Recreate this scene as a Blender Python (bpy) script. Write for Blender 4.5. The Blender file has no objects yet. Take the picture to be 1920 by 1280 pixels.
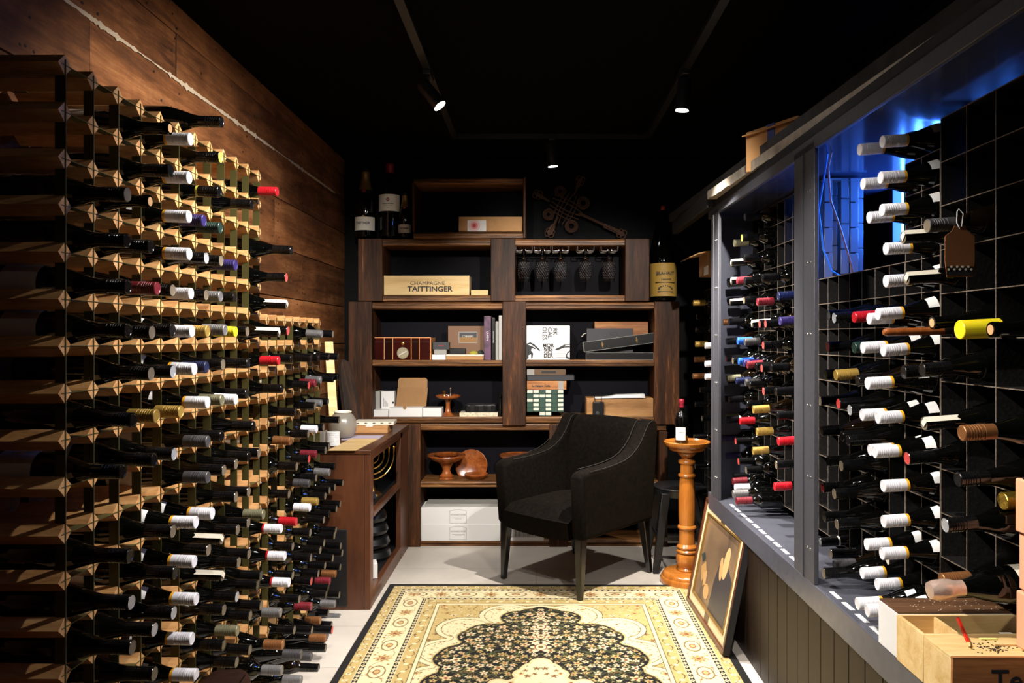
import bpy, bmesh, math, random
import numpy as np
from mathutils import Vector, Matrix, Euler
random.seed(7)
PI = math.pi
S = bpy.context.scene
C = S.collection
F = 1400.0
CAMZ = 1.30

# ------------------------------------------------------------------ materials
def srgb(r, g, b):
    f = lambda c: (c/255/12.92) if c/255 <= .04045 else ((c/255+.055)/1.055)**2.4
    return (f(r), f(g), f(b), 1)

def new_mat(name):
    m = bpy.data.materials.new(name); m.use_nodes = True
    nt = m.node_tree
    return m, nt, nt.nodes['Principled BSDF']

def setp(b, **k):
    for n, v in k.items():
        b.inputs[n.replace('_', ' ')].default_value = v

def plain(name, col, rough=.5, metal=0., spec=.5, coat=0., bump=0., bscale=60., var=0.):
    m, nt, b = new_mat(name)
    setp(b, Base_Color=col, Roughness=rough, Metallic=metal)
    b.inputs['Specular IOR Level'].default_value = spec
    if coat:
        b.inputs['Coat Weight'].default_value = coat
        b.inputs['Coat Roughness'].default_value = .08
    if bump or var:
        tc = nt.nodes.new('ShaderNodeTexCoord'); n = nt.nodes.new('ShaderNodeTexNoise')
        n.inputs['Scale'].default_value = bscale; n.inputs['Detail'].default_value = 6
        nt.links.new(tc.outputs['Object'], n.inputs['Vector'])
        if bump:
            bp = nt.nodes.new('ShaderNodeBump'); bp.inputs['Strength'].default_value = bump
            bp.inputs['Distance'].default_value = .004
            nt.links.new(n.outputs['Fac'], bp.inputs['Height'])
            nt.links.new(bp.outputs['Normal'], b.inputs['Normal'])
        if var:
            r = nt.nodes.new('ShaderNodeValToRGB')
            r.color_ramp.elements[0].position = .3; r.color_ramp.elements[1].position = .7
            r.color_ramp.elements[0].color = tuple(c*(1-var) for c in col[:3])+(1,)
            r.color_ramp.elements[1].color = tuple(min(1, c*(1+var)) for c in col[:3])+(1,)
            nt.links.new(n.outputs['Fac'], r.inputs['Fac'])
            nt.links.new(r.outputs['Color'], b.inputs['Base Color'])
    return m

def wood(name, cols, stretch=(1, 12, 12), scale=3., rough=.5, bump=.15, coat=0., spec=.4, knots=False, island=False):
    m, nt, b = new_mat(name)
    N = nt.nodes.new; Lk = nt.links.new
    tc = N('ShaderNodeTexCoord'); oi = N('ShaderNodeObjectInfo')
    add = N('ShaderNodeVectorMath'); add.operation = 'ADD'
    sc = N('ShaderNodeVectorMath'); sc.operation = 'SCALE'; sc.inputs['Scale'].default_value = 17.
    cmb = N('ShaderNodeCombineXYZ')
    for i in range(3): Lk(oi.outputs['Random'], cmb.inputs[i])
    Lk(cmb.outputs[0], sc.inputs[0]); Lk(tc.outputs['Object'], add.inputs[0]); Lk(sc.outputs[0], add.inputs[1])
    vec = add.outputs[0]
    geo = None
    if island:
        geo = N('ShaderNodeNewGeometry')
        c2 = N('ShaderNodeCombineXYZ'); s2 = N('ShaderNodeVectorMath'); s2.operation = 'SCALE'; s2.inputs['Scale'].default_value = 31.
        for i in range(3): Lk(geo.outputs['Random Per Island'], c2.inputs[i])
        Lk(c2.outputs[0], s2.inputs[0])
        a2 = N('ShaderNodeVectorMath'); a2.operation = 'ADD'
        Lk(vec, a2.inputs[0]); Lk(s2.outputs[0], a2.inputs[1]); vec = a2.outputs[0]
    mp = N('ShaderNodeMapping'); mp.inputs['Scale'].default_value = stretch
    Lk(vec, mp.inputs['Vector'])
    n1 = N('ShaderNodeTexNoise'); n1.inputs['Scale'].default_value = scale; n1.inputs['Detail'].default_value = 8
    n1.inputs['Roughness'].default_value = .62; n1.inputs['Distortion'].default_value = .6
    Lk(mp.outputs[0], n1.inputs['Vector'])
    n2 = N('ShaderNodeTexNoise'); n2.inputs['Scale'].default_value = scale*9; n2.inputs['Detail'].default_value = 4
    Lk(mp.outputs[0], n2.inputs['Vector'])
    mx = N('ShaderNodeMath'); mx.operation = 'MULTIPLY_ADD'; mx.inputs[1].default_value = .3; 
    Lk(n2.outputs['Fac'], mx.inputs[0]); Lk(n1.outputs['Fac'], mx.inputs[2])
    r = N('ShaderNodeValToRGB')
    els = r.color_ramp.elements
    while len(els) < len(cols): els.new(.5)
    for i, c in enumerate(cols):
        els[i].position = .42 + .5*i/(len(cols)-1); els[i].color = c
    Lk(mx.outputs[0], r.inputs['Fac'])
    out = r.outputs['Color']
    if island:
        hsv = N('ShaderNodeHueSaturation')
        mr = N('ShaderNodeMapRange'); mr.inputs['To Min'].default_value = .65; mr.inputs['To Max'].default_value = 1.25
        Lk(geo.outputs['Random Per Island'], mr.inputs['Value'])
        Lk(mr.outputs[0], hsv.inputs['Value']); Lk(out, hsv.inputs['Color']); out = hsv.outputs['Color']
    if knots:
        v = N('ShaderNodeTexVoronoi'); v.inputs['Scale'].default_value = 9.
        Lk(vec, v.inputs['Vector'])
        cr = N('ShaderNodeValToRGB'); cr.color_ramp.elements[0].position = .035; cr.color_ramp.elements[1].position = .06
        cr.color_ramp.elements[0].color = (.12, .1, .1, 1); cr.color_ramp.elements[1].color = (1, 1, 1, 1)
        Lk(v.outputs['Distance'], cr.inputs['Fac'])
        n3 = N('ShaderNodeTexNoise'); n3.inputs['Scale'].default_value = 4.5; n3.inputs['Detail'].default_value = 10; n3.inputs['Roughness'].default_value = .75
        Lk(vec, n3.inputs['Vector'])
        c3 = N('ShaderNodeValToRGB'); c3.color_ramp.elements[0].position = .3; c3.color_ramp.elements[1].position = .6
        c3.color_ramp.elements[0].color = (.25, .2, .17, 1); c3.color_ramp.elements[1].color = (1, 1, 1, 1)
        Lk(n3.outputs['Fac'], c3.inputs['Fac'])
        m1 = N('ShaderNodeMixRGB'); m1.blend_type = 'MULTIPLY'; m1.inputs[0].default_value = 1
        Lk(out, m1.inputs[1]); Lk(cr.outputs['Color'], m1.inputs[2])
        m2 = N('ShaderNodeMixRGB'); m2.blend_type = 'MULTIPLY'; m2.inputs[0].default_value = .75
        Lk(m1.outputs[0], m2.inputs[1]); Lk(c3.outputs['Color'], m2.inputs[2]); out = m2.outputs[0]
    Lk(out, b.inputs['Base Color'])
    b.inputs['Roughness'].default_value = rough
    b.inputs['Specular IOR Level'].default_value = spec
    if coat:
        b.inputs['Coat Weight'].default_value = coat; b.inputs['Coat Roughness'].default_value = .15
    if bump:
        bp = N('ShaderNodeBump'); bp.inputs['Strength'].default_value = bump; bp.inputs['Distance'].default_value = .004
        Lk(mx.outputs[0], bp.inputs['Height']); Lk(bp.outputs['Normal'], b.inputs['Normal'])
    return m

def emit(name, col, strength):
    m, nt, b = new_mat(name)
    b.inputs['Emission Color'].default_value = col; b.inputs['Emission Strength'].default_value = strength
    b.inputs['Base Color'].default_value = col
    return m

M = {}
M['rack_pine'] = wood('rack_pine', [srgb(156, 104, 58), srgb(198, 148, 94), srgb(222, 178, 124)], (2.5, 14, 14), 2.2, .55, .1)
M['rustic'] = wood('rustic_board', [srgb(70, 40, 20), srgb(132, 82, 44), srgb(170, 116, 70)], (9, 1.0, 9), 1.6, .62, .4, knots=True, island=True, spec=.3)
M['walnut_v'] = wood('walnut_upright', [srgb(24, 14, 9), srgb(52, 32, 20), srgb(82, 50, 29), srgb(172, 106, 54)], (12, 12, 1.0), 1.3, .5, .15, coat=.0, spec=.18)
M['walnut_h'] = wood('walnut_plank', [srgb(34, 20, 10), srgb(82, 51, 26), srgb(132, 88, 48), srgb(190, 138, 84)], (1.0, 12, 22), 1.7, .42, .2, coat=.0, spec=.3)
M['cab_brown'] = wood('cabinet_brown', [srgb(58, 32, 18), srgb(88, 50, 28), srgb(104, 62, 36)], (5, 5, 1.0), 1.2, .45, .06, coat=.15)
M['pine_light'] = wood('pale_pine', [srgb(205, 165, 100), srgb(226, 192, 132), srgb(238, 212, 160)], (1.0, 14, 14), 2.0, .55, .08)
M['pine_red'] = wood('cedar_box', [srgb(120, 68, 34), srgb(172, 112, 62), srgb(200, 146, 92)], (1.0, 16, 16), 2.4, .55, .08)
M['pine_dark'] = wood('brown_lid', [srgb(62, 40, 26), srgb(96, 66, 44), srgb(120, 86, 58)], (1.0, 16, 16), 2.0, .5, .06)
M['honey'] = wood('honey_wood', [srgb(132, 74, 26), srgb(170, 102, 38), srgb(196, 126, 56)], (9, 9, 1.0), 1.5, .22, .03, coat=.7)
M['bowl_wood'] = wood('bowl_wood', [srgb(96, 44, 18), srgb(146, 78, 34), srgb(178, 104, 54)], (4, 4, 1.5), 5, .25, .03, coat=.6)
M['box_oak'] = wood('crate_wood', [srgb(140, 96, 54), srgb(176, 128, 78), srgb(196, 150, 98)], (1, 12, 12), 2.2, .55, .08)
M['black_panel'] = plain('black_panel', srgb(14, 13, 15), .55, bump=.05, bscale=30)
M['shelf_back'] = plain('shelf_back_board', srgb(13, 12, 18), .6, spec=.08, bump=.06, bscale=24)
M['ceiling'] = plain('ceiling_black', srgb(6, 5, 5), .9, spec=.05)
M['black_steel'] = plain('black_steel', (.010, .010, .011, 1), .35, .0, .6, bump=.08, bscale=90)
M['rack_steel'] = plain('rack_steel', (.012, .0112, .0108, 1), .34, 0, .55, bump=.12, bscale=120, var=.4)
M['worn_edge'] = plain('worn_steel_edge', srgb(112, 100, 88), .4, .2, .5, bump=.1, bscale=120, var=.5)
M['lattice_steel'] = plain('lattice_steel', srgb(96, 98, 106), .35, .2, .5, bump=.05, bscale=60)
M['strap'] = plain('strap_steel', srgb(82, 78, 42), .45, .3, .4, bump=.05, bscale=120)
M['grey_paint'] = plain('grey_paint', srgb(64, 64, 70), .45, 0, .5, bump=.05, bscale=70, var=.12)
M['slate_paint'] = plain('slate_paint', srgb(78, 80, 96), .48, 0, .5, bump=.04, bscale=70, var=.08)
M['ledge_paint'] = plain('ledge_paint', srgb(76, 77, 86), .24, 0, .5, bump=.05, bscale=30, var=.08)
M['gloss_dark'] = plain('gloss_dark', srgb(56, 60, 78), .16, 0, .9, bump=.03, bscale=14)
M['base_board'] = plain('base_board', srgb(32, 21, 14), .45, 0, .25, bump=.04, bscale=20)
M['old_trim'] = plain('old_metal_trim', srgb(176, 166, 150), .4, .2, .5, bump=.5, bscale=18, var=.35)
M['dark_beam'] = plain('dark_beam', srgb(30, 28, 27), .6, .0, .3, bump=.4, bscale=22, var=.5)
M['white'] = plain('white_card', srgb(226, 224, 222), .6)
M['white_gloss'] = plain('white_enamel', srgb(222, 220, 222), .32, .0, .5)
M['label_cream'] = plain('label_cream', srgb(222, 214, 196), .65)
M['label_yellow'] = plain('label_yellow', srgb(170, 134, 58), .6)
M['ink'] = plain('ink', (.01, .01, .012, 1), .6)
M['ink_grey'] = plain('ink_grey', srgb(120, 118, 116), .6)
M['ink_red'] = plain('ink_red', srgb(140, 30, 40), .6)
M['cardboard'] = plain('cardboard', srgb(178, 132, 84), .75, var=.06, bscale=30)
M['kraft'] = plain('kraft_card', srgb(146, 108, 66), .75, var=.06, bscale=30)
M['salmon'] = plain('salmon_card', srgb(232, 168, 132), .7)
M['gold'] = plain('gold', srgb(168, 132, 74), .4, .7)
M['brass'] = plain('brass', srgb(190, 150, 84), .28, 1.)
M['chrome'] = plain('chrome', (.75, .75, .76, 1), .25, 1.)
M['glassdark'] = plain('bottle_glass', (.0012, .0013, .0011, 1), .05, 0, .7)
M['glassbrown'] = plain('bottle_glass_brown', (.0055, .0028, .001, 1), .05, 0, .7)
M['cork'] = plain('cork', srgb(206, 160, 110), .75, bump=.2, bscale=200)
M['velvet'] = plain('black_velvet', (.0045, .0032, .0024, 1), .85, 0, .06, bump=.12, bscale=55, var=.5)
M['velvet'].node_tree.nodes['Principled BSDF'].inputs['Sheen Weight'].default_value = .03
M['velvet'].node_tree.nodes['Principled BSDF'].inputs['Sheen Tint'].default_value = srgb(170, 140, 110)
M['velvet_brown'] = plain('brown_velvet', srgb(160, 112, 76), .85, 0, .15, bump=.12, bscale=55, var=.2)
M['piping'] = plain('piping_thread', srgb(38, 34, 29), .8)
M['dark_leg'] = plain('dark_leg', srgb(11, 8, 6), .3, 0, .5, coat=.4)
M['humidor'] = wood('mahogany', [srgb(34, 6, 5), srgb(60, 11, 8), srgb(78, 17, 9)], (2, 2, 2), 2, .15, 0, coat=1.)
M['humidor_dark'] = plain('humidor_inlay_dark', srgb(34, 12, 8), .15, coat=1.)
M['inlay'] = plain('inlay', srgb(206, 140, 84), .4)
M['green_card'] = plain('green_card', srgb(40, 70, 56), .6)
M['charcoal'] = plain('charcoal', srgb(44, 44, 48), .5)
M['black_card'] = plain('black_card', srgb(18, 17, 17), .28)
M['black_plastic'] = plain('black_plastic', srgb(16, 16, 18), .35)
M['plum'] = plain('plum_cover', srgb(86, 52, 80), .5, var=.6, bscale=26)
M['grey_card'] = plain('grey_card', srgb(150, 148, 142), .6)
M['red_plastic'] = plain('red_paint', srgb(206, 40, 22), .35)
M['lemon'] = plain('lemon', srgb(206, 190, 40), .6)
M['blue_tape'] = plain('blue_tape', srgb(26, 44, 130), .4)
M['blue_cable'] = plain('blue_cable', srgb(60, 140, 230), .5)
M['tan_cable'] = plain('tan_cable', srgb(190, 120, 100), .5)
M['rattan'] = plain('rattan', srgb(78, 50, 32), .6, var=.3, bscale=80)
M['blue'] = plain('blue_print', srgb(50, 70, 170), .6)
M['lamp'] = emit('lamp_lens', (1, .97, .92, 1), 60.)
M['sky_pane'] = emit('daylit_pane', (.05, .20, 1., 1), 60.)
M['frost'] = None
m, nt, b = new_mat('clear_glass'); setp(b, Base_Color=(1, 1, 1, 1), Roughness=.03); b.inputs['Transmission Weight'].default_value = 1; b.inputs['IOR'].default_value = 1.45; M['glass'] = m
tc = nt.nodes.new('ShaderNodeTexCoord'); vo = nt.nodes.new('ShaderNodeTexVoronoi'); vo.inputs['Scale'].default_value = 70
bp = nt.nodes.new('ShaderNodeBump'); bp.inputs['Strength'].default_value = .5; bp.inputs['Distance'].default_value = .003
nt.links.new(tc.outputs['Object'], vo.inputs['Vector']); nt.links.new(vo.outputs['Distance'], bp.inputs['Height']); nt.links.new(bp.outputs['Normal'], b.inputs['Normal'])
m, nt, b = new_mat('frosted_glass'); setp(b, Base_Color=srgb(232, 226, 212), Roughness=.28); b.inputs['Transmission Weight'].default_value = .8; M['frost'] = m

# floor: pale limed boards; walls: painted block
def floor_mat():
    m, nt, b = new_mat('limed_floor'); N = nt.nodes.new; L = nt.links.new
    tc = N('ShaderNodeTexCoord'); mp = N('ShaderNodeMapping'); mp.inputs['Scale'].default_value = (1, 1, 1)
    br = N('ShaderNodeTexBrick'); br.inputs['Scale'].default_value = 1; br.inputs['Mortar Size'].default_value = .002
    br.inputs['Brick Width'].default_value = 2.2; br.inputs['Row Height'].default_value = .42; br.inputs['Mortar Smooth'].default_value = .3
    br.inputs['Color1'].default_value = srgb(208, 200, 190); br.inputs['Color2'].default_value = srgb(200, 192, 182); br.inputs['Mortar'].default_value = srgb(160, 150, 140)
    L(tc.outputs['Object'], mp.inputs[0]); L(mp.outputs[0], br.inputs['Vector'])
    n = N('ShaderNodeTexNoise'); n.inputs['Scale'].default_value = 2.5; n.inputs['Detail'].default_value = 9; n.inputs['Roughness'].default_value = .7
    L(tc.outputs['Object'], n.inputs['Vector'])
    r = N('ShaderNodeValToRGB'); r.color_ramp.elements[0].position = .3; r.color_ramp.elements[1].position = .7
    r.color_ramp.elements[0].color = (.78, .77, .76, 1); r.color_ramp.elements[1].color = (1.02, 1.01, 1, 1)
    L(n.outputs['Fac'], r.inputs['Fac'])
    mx = N('ShaderNodeMixRGB'); mx.blend_type = 'MULTIPLY'; mx.inputs[0].default_value = 1
    L(br.outputs['Color'], mx.inputs[1]); L(r.outputs['Color'], mx.inputs[2]); L(mx.outputs[0], b.inputs['Base Color'])
    b.inputs['Roughness'].default_value = .5
    return m
M['floor'] = floor_mat()

def block_mat():
    m, nt, b = new_mat('black_painted_block'); N = nt.nodes.new; L = nt.links.new
    tc = N('ShaderNodeTexCoord'); sp = N('ShaderNodeSeparateXYZ'); cb = N('ShaderNodeCombineXYZ')
    ad = N('ShaderNodeMath'); ad.operation = 'ADD'
    L(tc.outputs['Object'], sp.inputs[0]); L(sp.outputs[0], ad.inputs[0]); L(sp.outputs[1], ad.inputs[1])
    L(ad.outputs[0], cb.inputs[0]); L(sp.outputs[2], cb.inputs[1])
    br = N('ShaderNodeTexBrick'); br.inputs['Scale'].default_value = 1; br.inputs['Mortar Size'].default_value = .008
    br.inputs['Brick Width'].default_value = .4; br.inputs['Row Height'].default_value = .2
    c = srgb(10, 10, 12)
    br.inputs['Color1'].default_value = c; br.inputs['Color2'].default_value = c; br.inputs['Mortar'].default_value = srgb(8, 8, 9)
    L(cb.outputs[0], br.inputs['Vector']); L(br.outputs['Color'], b.inputs['Base Color'])
    b.inputs['Roughness'].default_value = .7; b.inputs['Specular IOR Level'].default_value = .12
    bp = N('ShaderNodeBump'); bp.invert = True; bp.inputs['Strength'].default_value = .6; bp.inputs['Distance'].default_value = .006
    L(br.outputs['Fac'], bp.inputs['Height']); L(bp.outputs['Normal'], b.inputs['Normal'])
    return m
M['block'] = block_mat()

# ------------------------------------------------------------------ mesh builder
class MB:
    def __init__(s): s.v = []; s.f = []; s.m = []; s.mi = 0
    def quad(s, pts):
        n = len(s.v); s.v += [tuple(p) for p in pts]; s.f.append(tuple(range(n, n+len(pts)))); s.m.append(s.mi); return s
    def box(s, x0, x1, y0, y1, z0, z1, mat=None):
        n = len(s.v)
        P = [(x0, y0, z0), (x1, y0, z0), (x1, y1, z0), (x0, y1, z0), (x0, y0, z1), (x1, y0, z1), (x1, y1, z1), (x0, y1, z1)]
        if mat is not None: P = [tuple(mat @ Vector(p)) for p in P]
        s.v += P
        for f in ((0, 3, 2, 1), (4, 5, 6, 7), (0, 1, 5, 4), (1, 2, 6, 5), (2, 3, 7, 6), (3, 0, 4, 7)):
            s.f.append(tuple(n+i for i in f)); s.m.append(s.mi)
        return s
    def prism(s, poly, a, b, axis='x', mat=None):
        """poly: 2-D outline; extruded along axis from a to b"""
        n = len(s.v); k = len(poly)
        def P(p, t):
            q = {'x': (t, p[0], p[1]), 'y': (p[0], t, p[1]), 'z': (p[0], p[1], t)}[axis]
            return tuple(mat @ Vector(q)) if mat is not None else q
        s.v += [P(p, a) for p in poly]+[P(p, b) for p in poly]
        s.f.append(tuple(n+i for i in range(k))[::-1]); s.f.append(tuple(n+k+i for i in range(k)))
        s.m += [s.mi]*2
        for i in range(k):
            j = (i+1) % k
            s.f.append((n+i, n+j, n+k+j, n+k+i)); s.m.append(s.mi)
        return s
    def lathe(s, prof, seg=24, mat=None, cap0=True, cap1=True, mats=None):
        n = len(s.v); k = len(prof)
        for (r, z) in prof:
            for i in range(seg):
                a = 2*PI*i/seg; p = Vector((r*math.cos(a), r*math.sin(a), z))
                s.v.append(tuple(mat @ p) if mat is not None else tuple(p))
        for j in range(k-1):
            for i in range(seg):
                i2 = (i+1) % seg
                s.f.append((n+j*seg+i, n+j*seg+i2, n+(j+1)*seg+i2, n+(j+1)*seg+i)); s.m.append(mats[j] if mats else s.mi)
        if cap0: s.f.append(tuple(n+i for i in range(seg))[::-1]); s.m.append(mats[0] if mats else s.mi)
        if cap1: s.f.append(tuple(n+(k-1)*seg+i for i in range(seg))); s.m.append(mats[-1] if mats else s.mi)
        return s
    def tube(s, pts, r, seg=8, closed=False):
        pts = [Vector(p) for p in pts]; n = len(pts); base = len(s.v); up = Vector((0, 0, 1))
        prev = None
        for i, p in enumerate(pts):
            if closed: d = pts[(i+1) % n]-pts[i-1]
            else: d = pts[min(i+1, n-1)]-pts[max(i-1, 0)]
            d.normalize()
            if prev is None:
                a = d.cross(up if abs(d.z) < .9 else Vector((1, 0, 0))); a.normalize()
            else:
                a = prev-d*prev.dot(d)
                if a.length < 1e-6: a = d.orthogonal()
                a.normalize()
            prev = a; b = d.cross(a)
            rr = r[i] if isinstance(r, (list, tuple)) else r
            for k in range(seg):
                t = 2*PI*k/seg; s.v.append(tuple(p+a*math.cos(t)*rr+b*math.sin(t)*rr))
        m = n if closed else n-1
        for i in range(m):
            for k in range(seg):
                k2 = (k+1) % seg; i2 = (i+1) % n
                s.f.append((base+i*seg+k, base+i*seg+k2, base+i2*seg+k2, base+i2*seg+k)); s.m.append(s.mi)
        if not closed:
            s.f.append(tuple(base+k for k in range(seg))[::-1]); s.f.append(tuple(base+(n-1)*seg+k for k in range(seg))); s.m += [s.mi]*2
        return s
    def mesh(s, name, mats, smooth=True, angle=35):
        me = bpy.data.meshes.new(name); me.from_pydata(s.v, [], s.f)
        bm = bmesh.new(); bm.from_mesh(me); bmesh.ops.recalc_face_normals(bm, faces=bm.faces); bm.to_mesh(me); bm.free()
        if not isinstance(mats, (list, tuple)): mats = [mats]
        for m in mats: me.materials.append(M[m] if isinstance(m, str) else m)
        me.polygons.foreach_set('material_index', s.m)
        me.update()
        if smooth:
            me.polygons.foreach_set('use_smooth', [True]*len(me.polygons))
            me.set_sharp_from_angle(angle=math.radians(angle))
        return me
    def build(s, name, mats, parent=None, loc=None, rot=None, bevel=0, smooth=True, angle=35, seg=2):
        return obj(name, s.mesh(name, mats, smooth, angle), parent, loc, rot, bevel, seg)

def obj(name, me, parent=None, loc=None, rot=None, bevel=0, seg=2):
    o = bpy.data.objects.new(name, me); C.objects.link(o)
    if loc is not None: o.location = loc
    if rot is not None: o.rotation_euler = rot
    if parent is not None: o.parent = parent
    if bevel:
        b = o.modifiers.new('bevel', 'BEVEL'); b.width = bevel; b.segments = seg; b.limit_method = 'ANGLE'; b.angle_limit = math.radians(40)
    return o

def tag(o, label=None, cat=None, group=None, kind=None):
    if label: o['label'] = label
    if cat: o['category'] = cat
    if group: o['group'] = group
    if kind: o['kind'] = kind
    return o

def thing(name, label, cat, loc=(0, 0, 0), rz=0., group=None):
    o = bpy.data.objects.new(name, None); C.objects.link(o); o.location = loc; o.rotation_euler = (0, 0, rz); o.empty_display_size = .05
    return tag(o, label, cat, group)

def copy_tree(o, parent=None):
    c = o.copy(); C.objects.link(c)
    if parent is not None: c.parent = parent
    for ch in list(o.children): copy_tree(ch, c)
    return c

def at(u, v, y):
    return (u-1005)*y/F, CAMZ+(632-v)*y/F

def text(name, body, size, mat, parent, loc, rot=(PI/2, 0, 0), align='CENTER', sx=1., ext=.0003, bold=.0):
    cu = bpy.data.curves.new(name, 'FONT'); cu.body = body; cu.size = size; cu.align_x = align; cu.align_y = 'CENTER'; cu.extrude = ext
    cu.resolution_u = 3; cu.offset = bold
    t = bpy.data.objects.new(name, cu); C.objects.link(t)
    dg = bpy.context.evaluated_depsgraph_get()
    me = bpy.data.meshes.new_from_object(t.evaluated_get(dg))
    bpy.data.objects.remove(t); bpy.data.curves.remove(cu)
    me.materials.clear(); me.materials.append(M[mat])
    o = obj(name, me, parent, loc, rot); o.scale = (sx, 1, 1)
    return o

KL = .0043; KR = -.00357
def LW(x, y, z): return (x+KL*y, y, z)
def RW(x, y, z): return (x+KR*y, y, z)

# ------------------------------------------------------------------ room
def struct(o): o['kind'] = 'structure'; return o
XL, XR, YB, YF, ZC = -1.27, 1.40, 4.95, -1.6, 2.475
struct(MB().box(XL-.1, XR+.1, YF-.1, YB+.1, -.1, 0).build('floor', 'floor'))
struct(MB().box(XL-.1, XR+.1, YF-.1, YB+.1, ZC, ZC+.1).build('ceiling', 'ceiling'))
struct(MB().box(XL-.1, XR+.1, YB, YB+.1, 0, ZC).build('wall_back', 'block'))
struct(MB().box(XL-.1, XR+.1, YF-.1, YF, 0, ZC).build('wall_front', 'ceiling'))
# left wall of old boards with butt joints
seams = [0.0, .22, .47, .71, .96, 1.05, 1.26, 1.50, 1.744, 1.983, 2.208, 2.37, ZC]
joints = {8: [3.63], 7: [3.1, 4.05], 9: [1.9, 4.4], 10: [2.12, 3.6], 11: [2.4], 6: [3.75], 5: [2.9], 4: [3.9], 3: [3.0], 2: [3.6]}
w = MB()
for i in range(len(seams)-1):
    ys = [YF]+[j for j in joints.get(i, [])]+[YB]
    if i == 9: ys = [YF, 2.12, YB]
    if i == 10: ys = [YF, 2.63, 4.42, YB]
    for a, b_ in zip(ys[:-1], ys[1:]):
        off = random.uniform(0, .004)
        g = .0022
        w.prism([(a+g, seams[i]+g), (b_-g, seams[i]+g), (b_-g, seams[i+1]-g), (a+g, seams[i+1]-g)], XL-.03, XL+off, 'x')
rn = random.Random(21); nails = []
for i in range(6, len(seams)-1):
    for jy in joints.get(i, [])+[1.25, 1.7, 2.45, 3.25, 3.95, 4.6]:
        for sgn in (-1, 1):
            for k in range(3):
                if rn.random() < .75: nails.append((jy+sgn*(.03+.02*rn.random())+(0 if jy in joints.get(i, []) else .2*rn.random()), seams[i]+(seams[i+1]-seams[i])*(.15+.35*k+.05*rn.random())))
w.mi = 1
for (y, z) in nails: w.lathe([(.0048, 0), (.0042, .0012), (.001, .0018)], 8, Matrix.Translation((XL+.0042, y, z))@Matrix.Rotation(PI/2, 4, 'Y'))
struct(w.build('wall_left', ['rustic', plain('rusty_nail', srgb(44, 28, 20), .6)], smooth=False, bevel=.0015, seg=1))
struct(MB().box(XL-.1, XL-.012, YF, YB, 0, ZC).build('wall_left', 'ceiling'))
# crumbling white filler in one seam
random.seed(3)
w = MB(); n = 260; up = []; dn = []
for i in range(n+1):
    y = 1.55+(4.7-1.55)*i/n
    wd = .0045+.004*abs(math.sin(i*.37)+.6*math.sin(i*.113+1))*random.random()+random.choice([0, 0, 0, 0, .008])*random.random()
    if (i//17) % 6 == 4: wd *= .25
    up.append((y, 2.208+wd*.8)); dn.append((y, 2.208-wd-random.random()*.003))
for i in range(n):
    w.quad([(XL+.0062, up[i][0], up[i][1]), (XL+.0062, up[i+1][0], up[i+1][1]), (XL+.0062, dn[i+1][0], dn[i+1][1]), (XL+.0062, dn[i][0], dn[i][1])])
    w.quad([(XL+.0062, up[i][0], up[i][1]), (XL-.003, up[i][0], up[i][1]+.001), (XL-.003, up[i+1][0], up[i+1][1]+.001), (XL+.0062, up[i+1][0], up[i+1][1])])
struct(w.build('trim_1', plain('old_filler', srgb(196, 176, 146), .8), smooth=False))
# right wall with a window opening behind the racks
WY0, WY1, WZ0, WZ1 = 2.16, 2.96, 1.64, 1.95
w = MB(); X0, X1 = XR, XR+.12
w.box(X0, X1, YF, WY0, 0, ZC); w.box(X0, X1, WY1, YB, 0, ZC); w.box(X0, X1, WY0, WY1, 0, WZ0); w.box(X0, X1, WY0, WY1, WZ1, ZC)
struct(w.build('wall_right', 'block', smooth=False))
win = struct(thing('window_1', None, None, (XR, (WY0+WY1)/2, WZ0)))
hw = (WY1-WY0)/2; hh = WZ1-WZ0
w = MB()
for a in (-hw, hw-.03): w.box(0, .05, a, a+.03, 0, hh)
w.box(0, .05, -hw+.03, hw-.03, 0, .03); w.box(0, .05, -hw+.03, hw-.03, hh-.03, hh)
for k in range(1, 6): w.box(.0, .03, -hw+k*.8/6-.014, -hw+k*.8/6+.014, .03, hh-.03)
w.build('window_frame', 'black_steel', win)
MB().box(.035, .042, -hw+.03, hw-.03, .03, hh-.03).build('pane', 'sky_pane', win)

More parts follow.
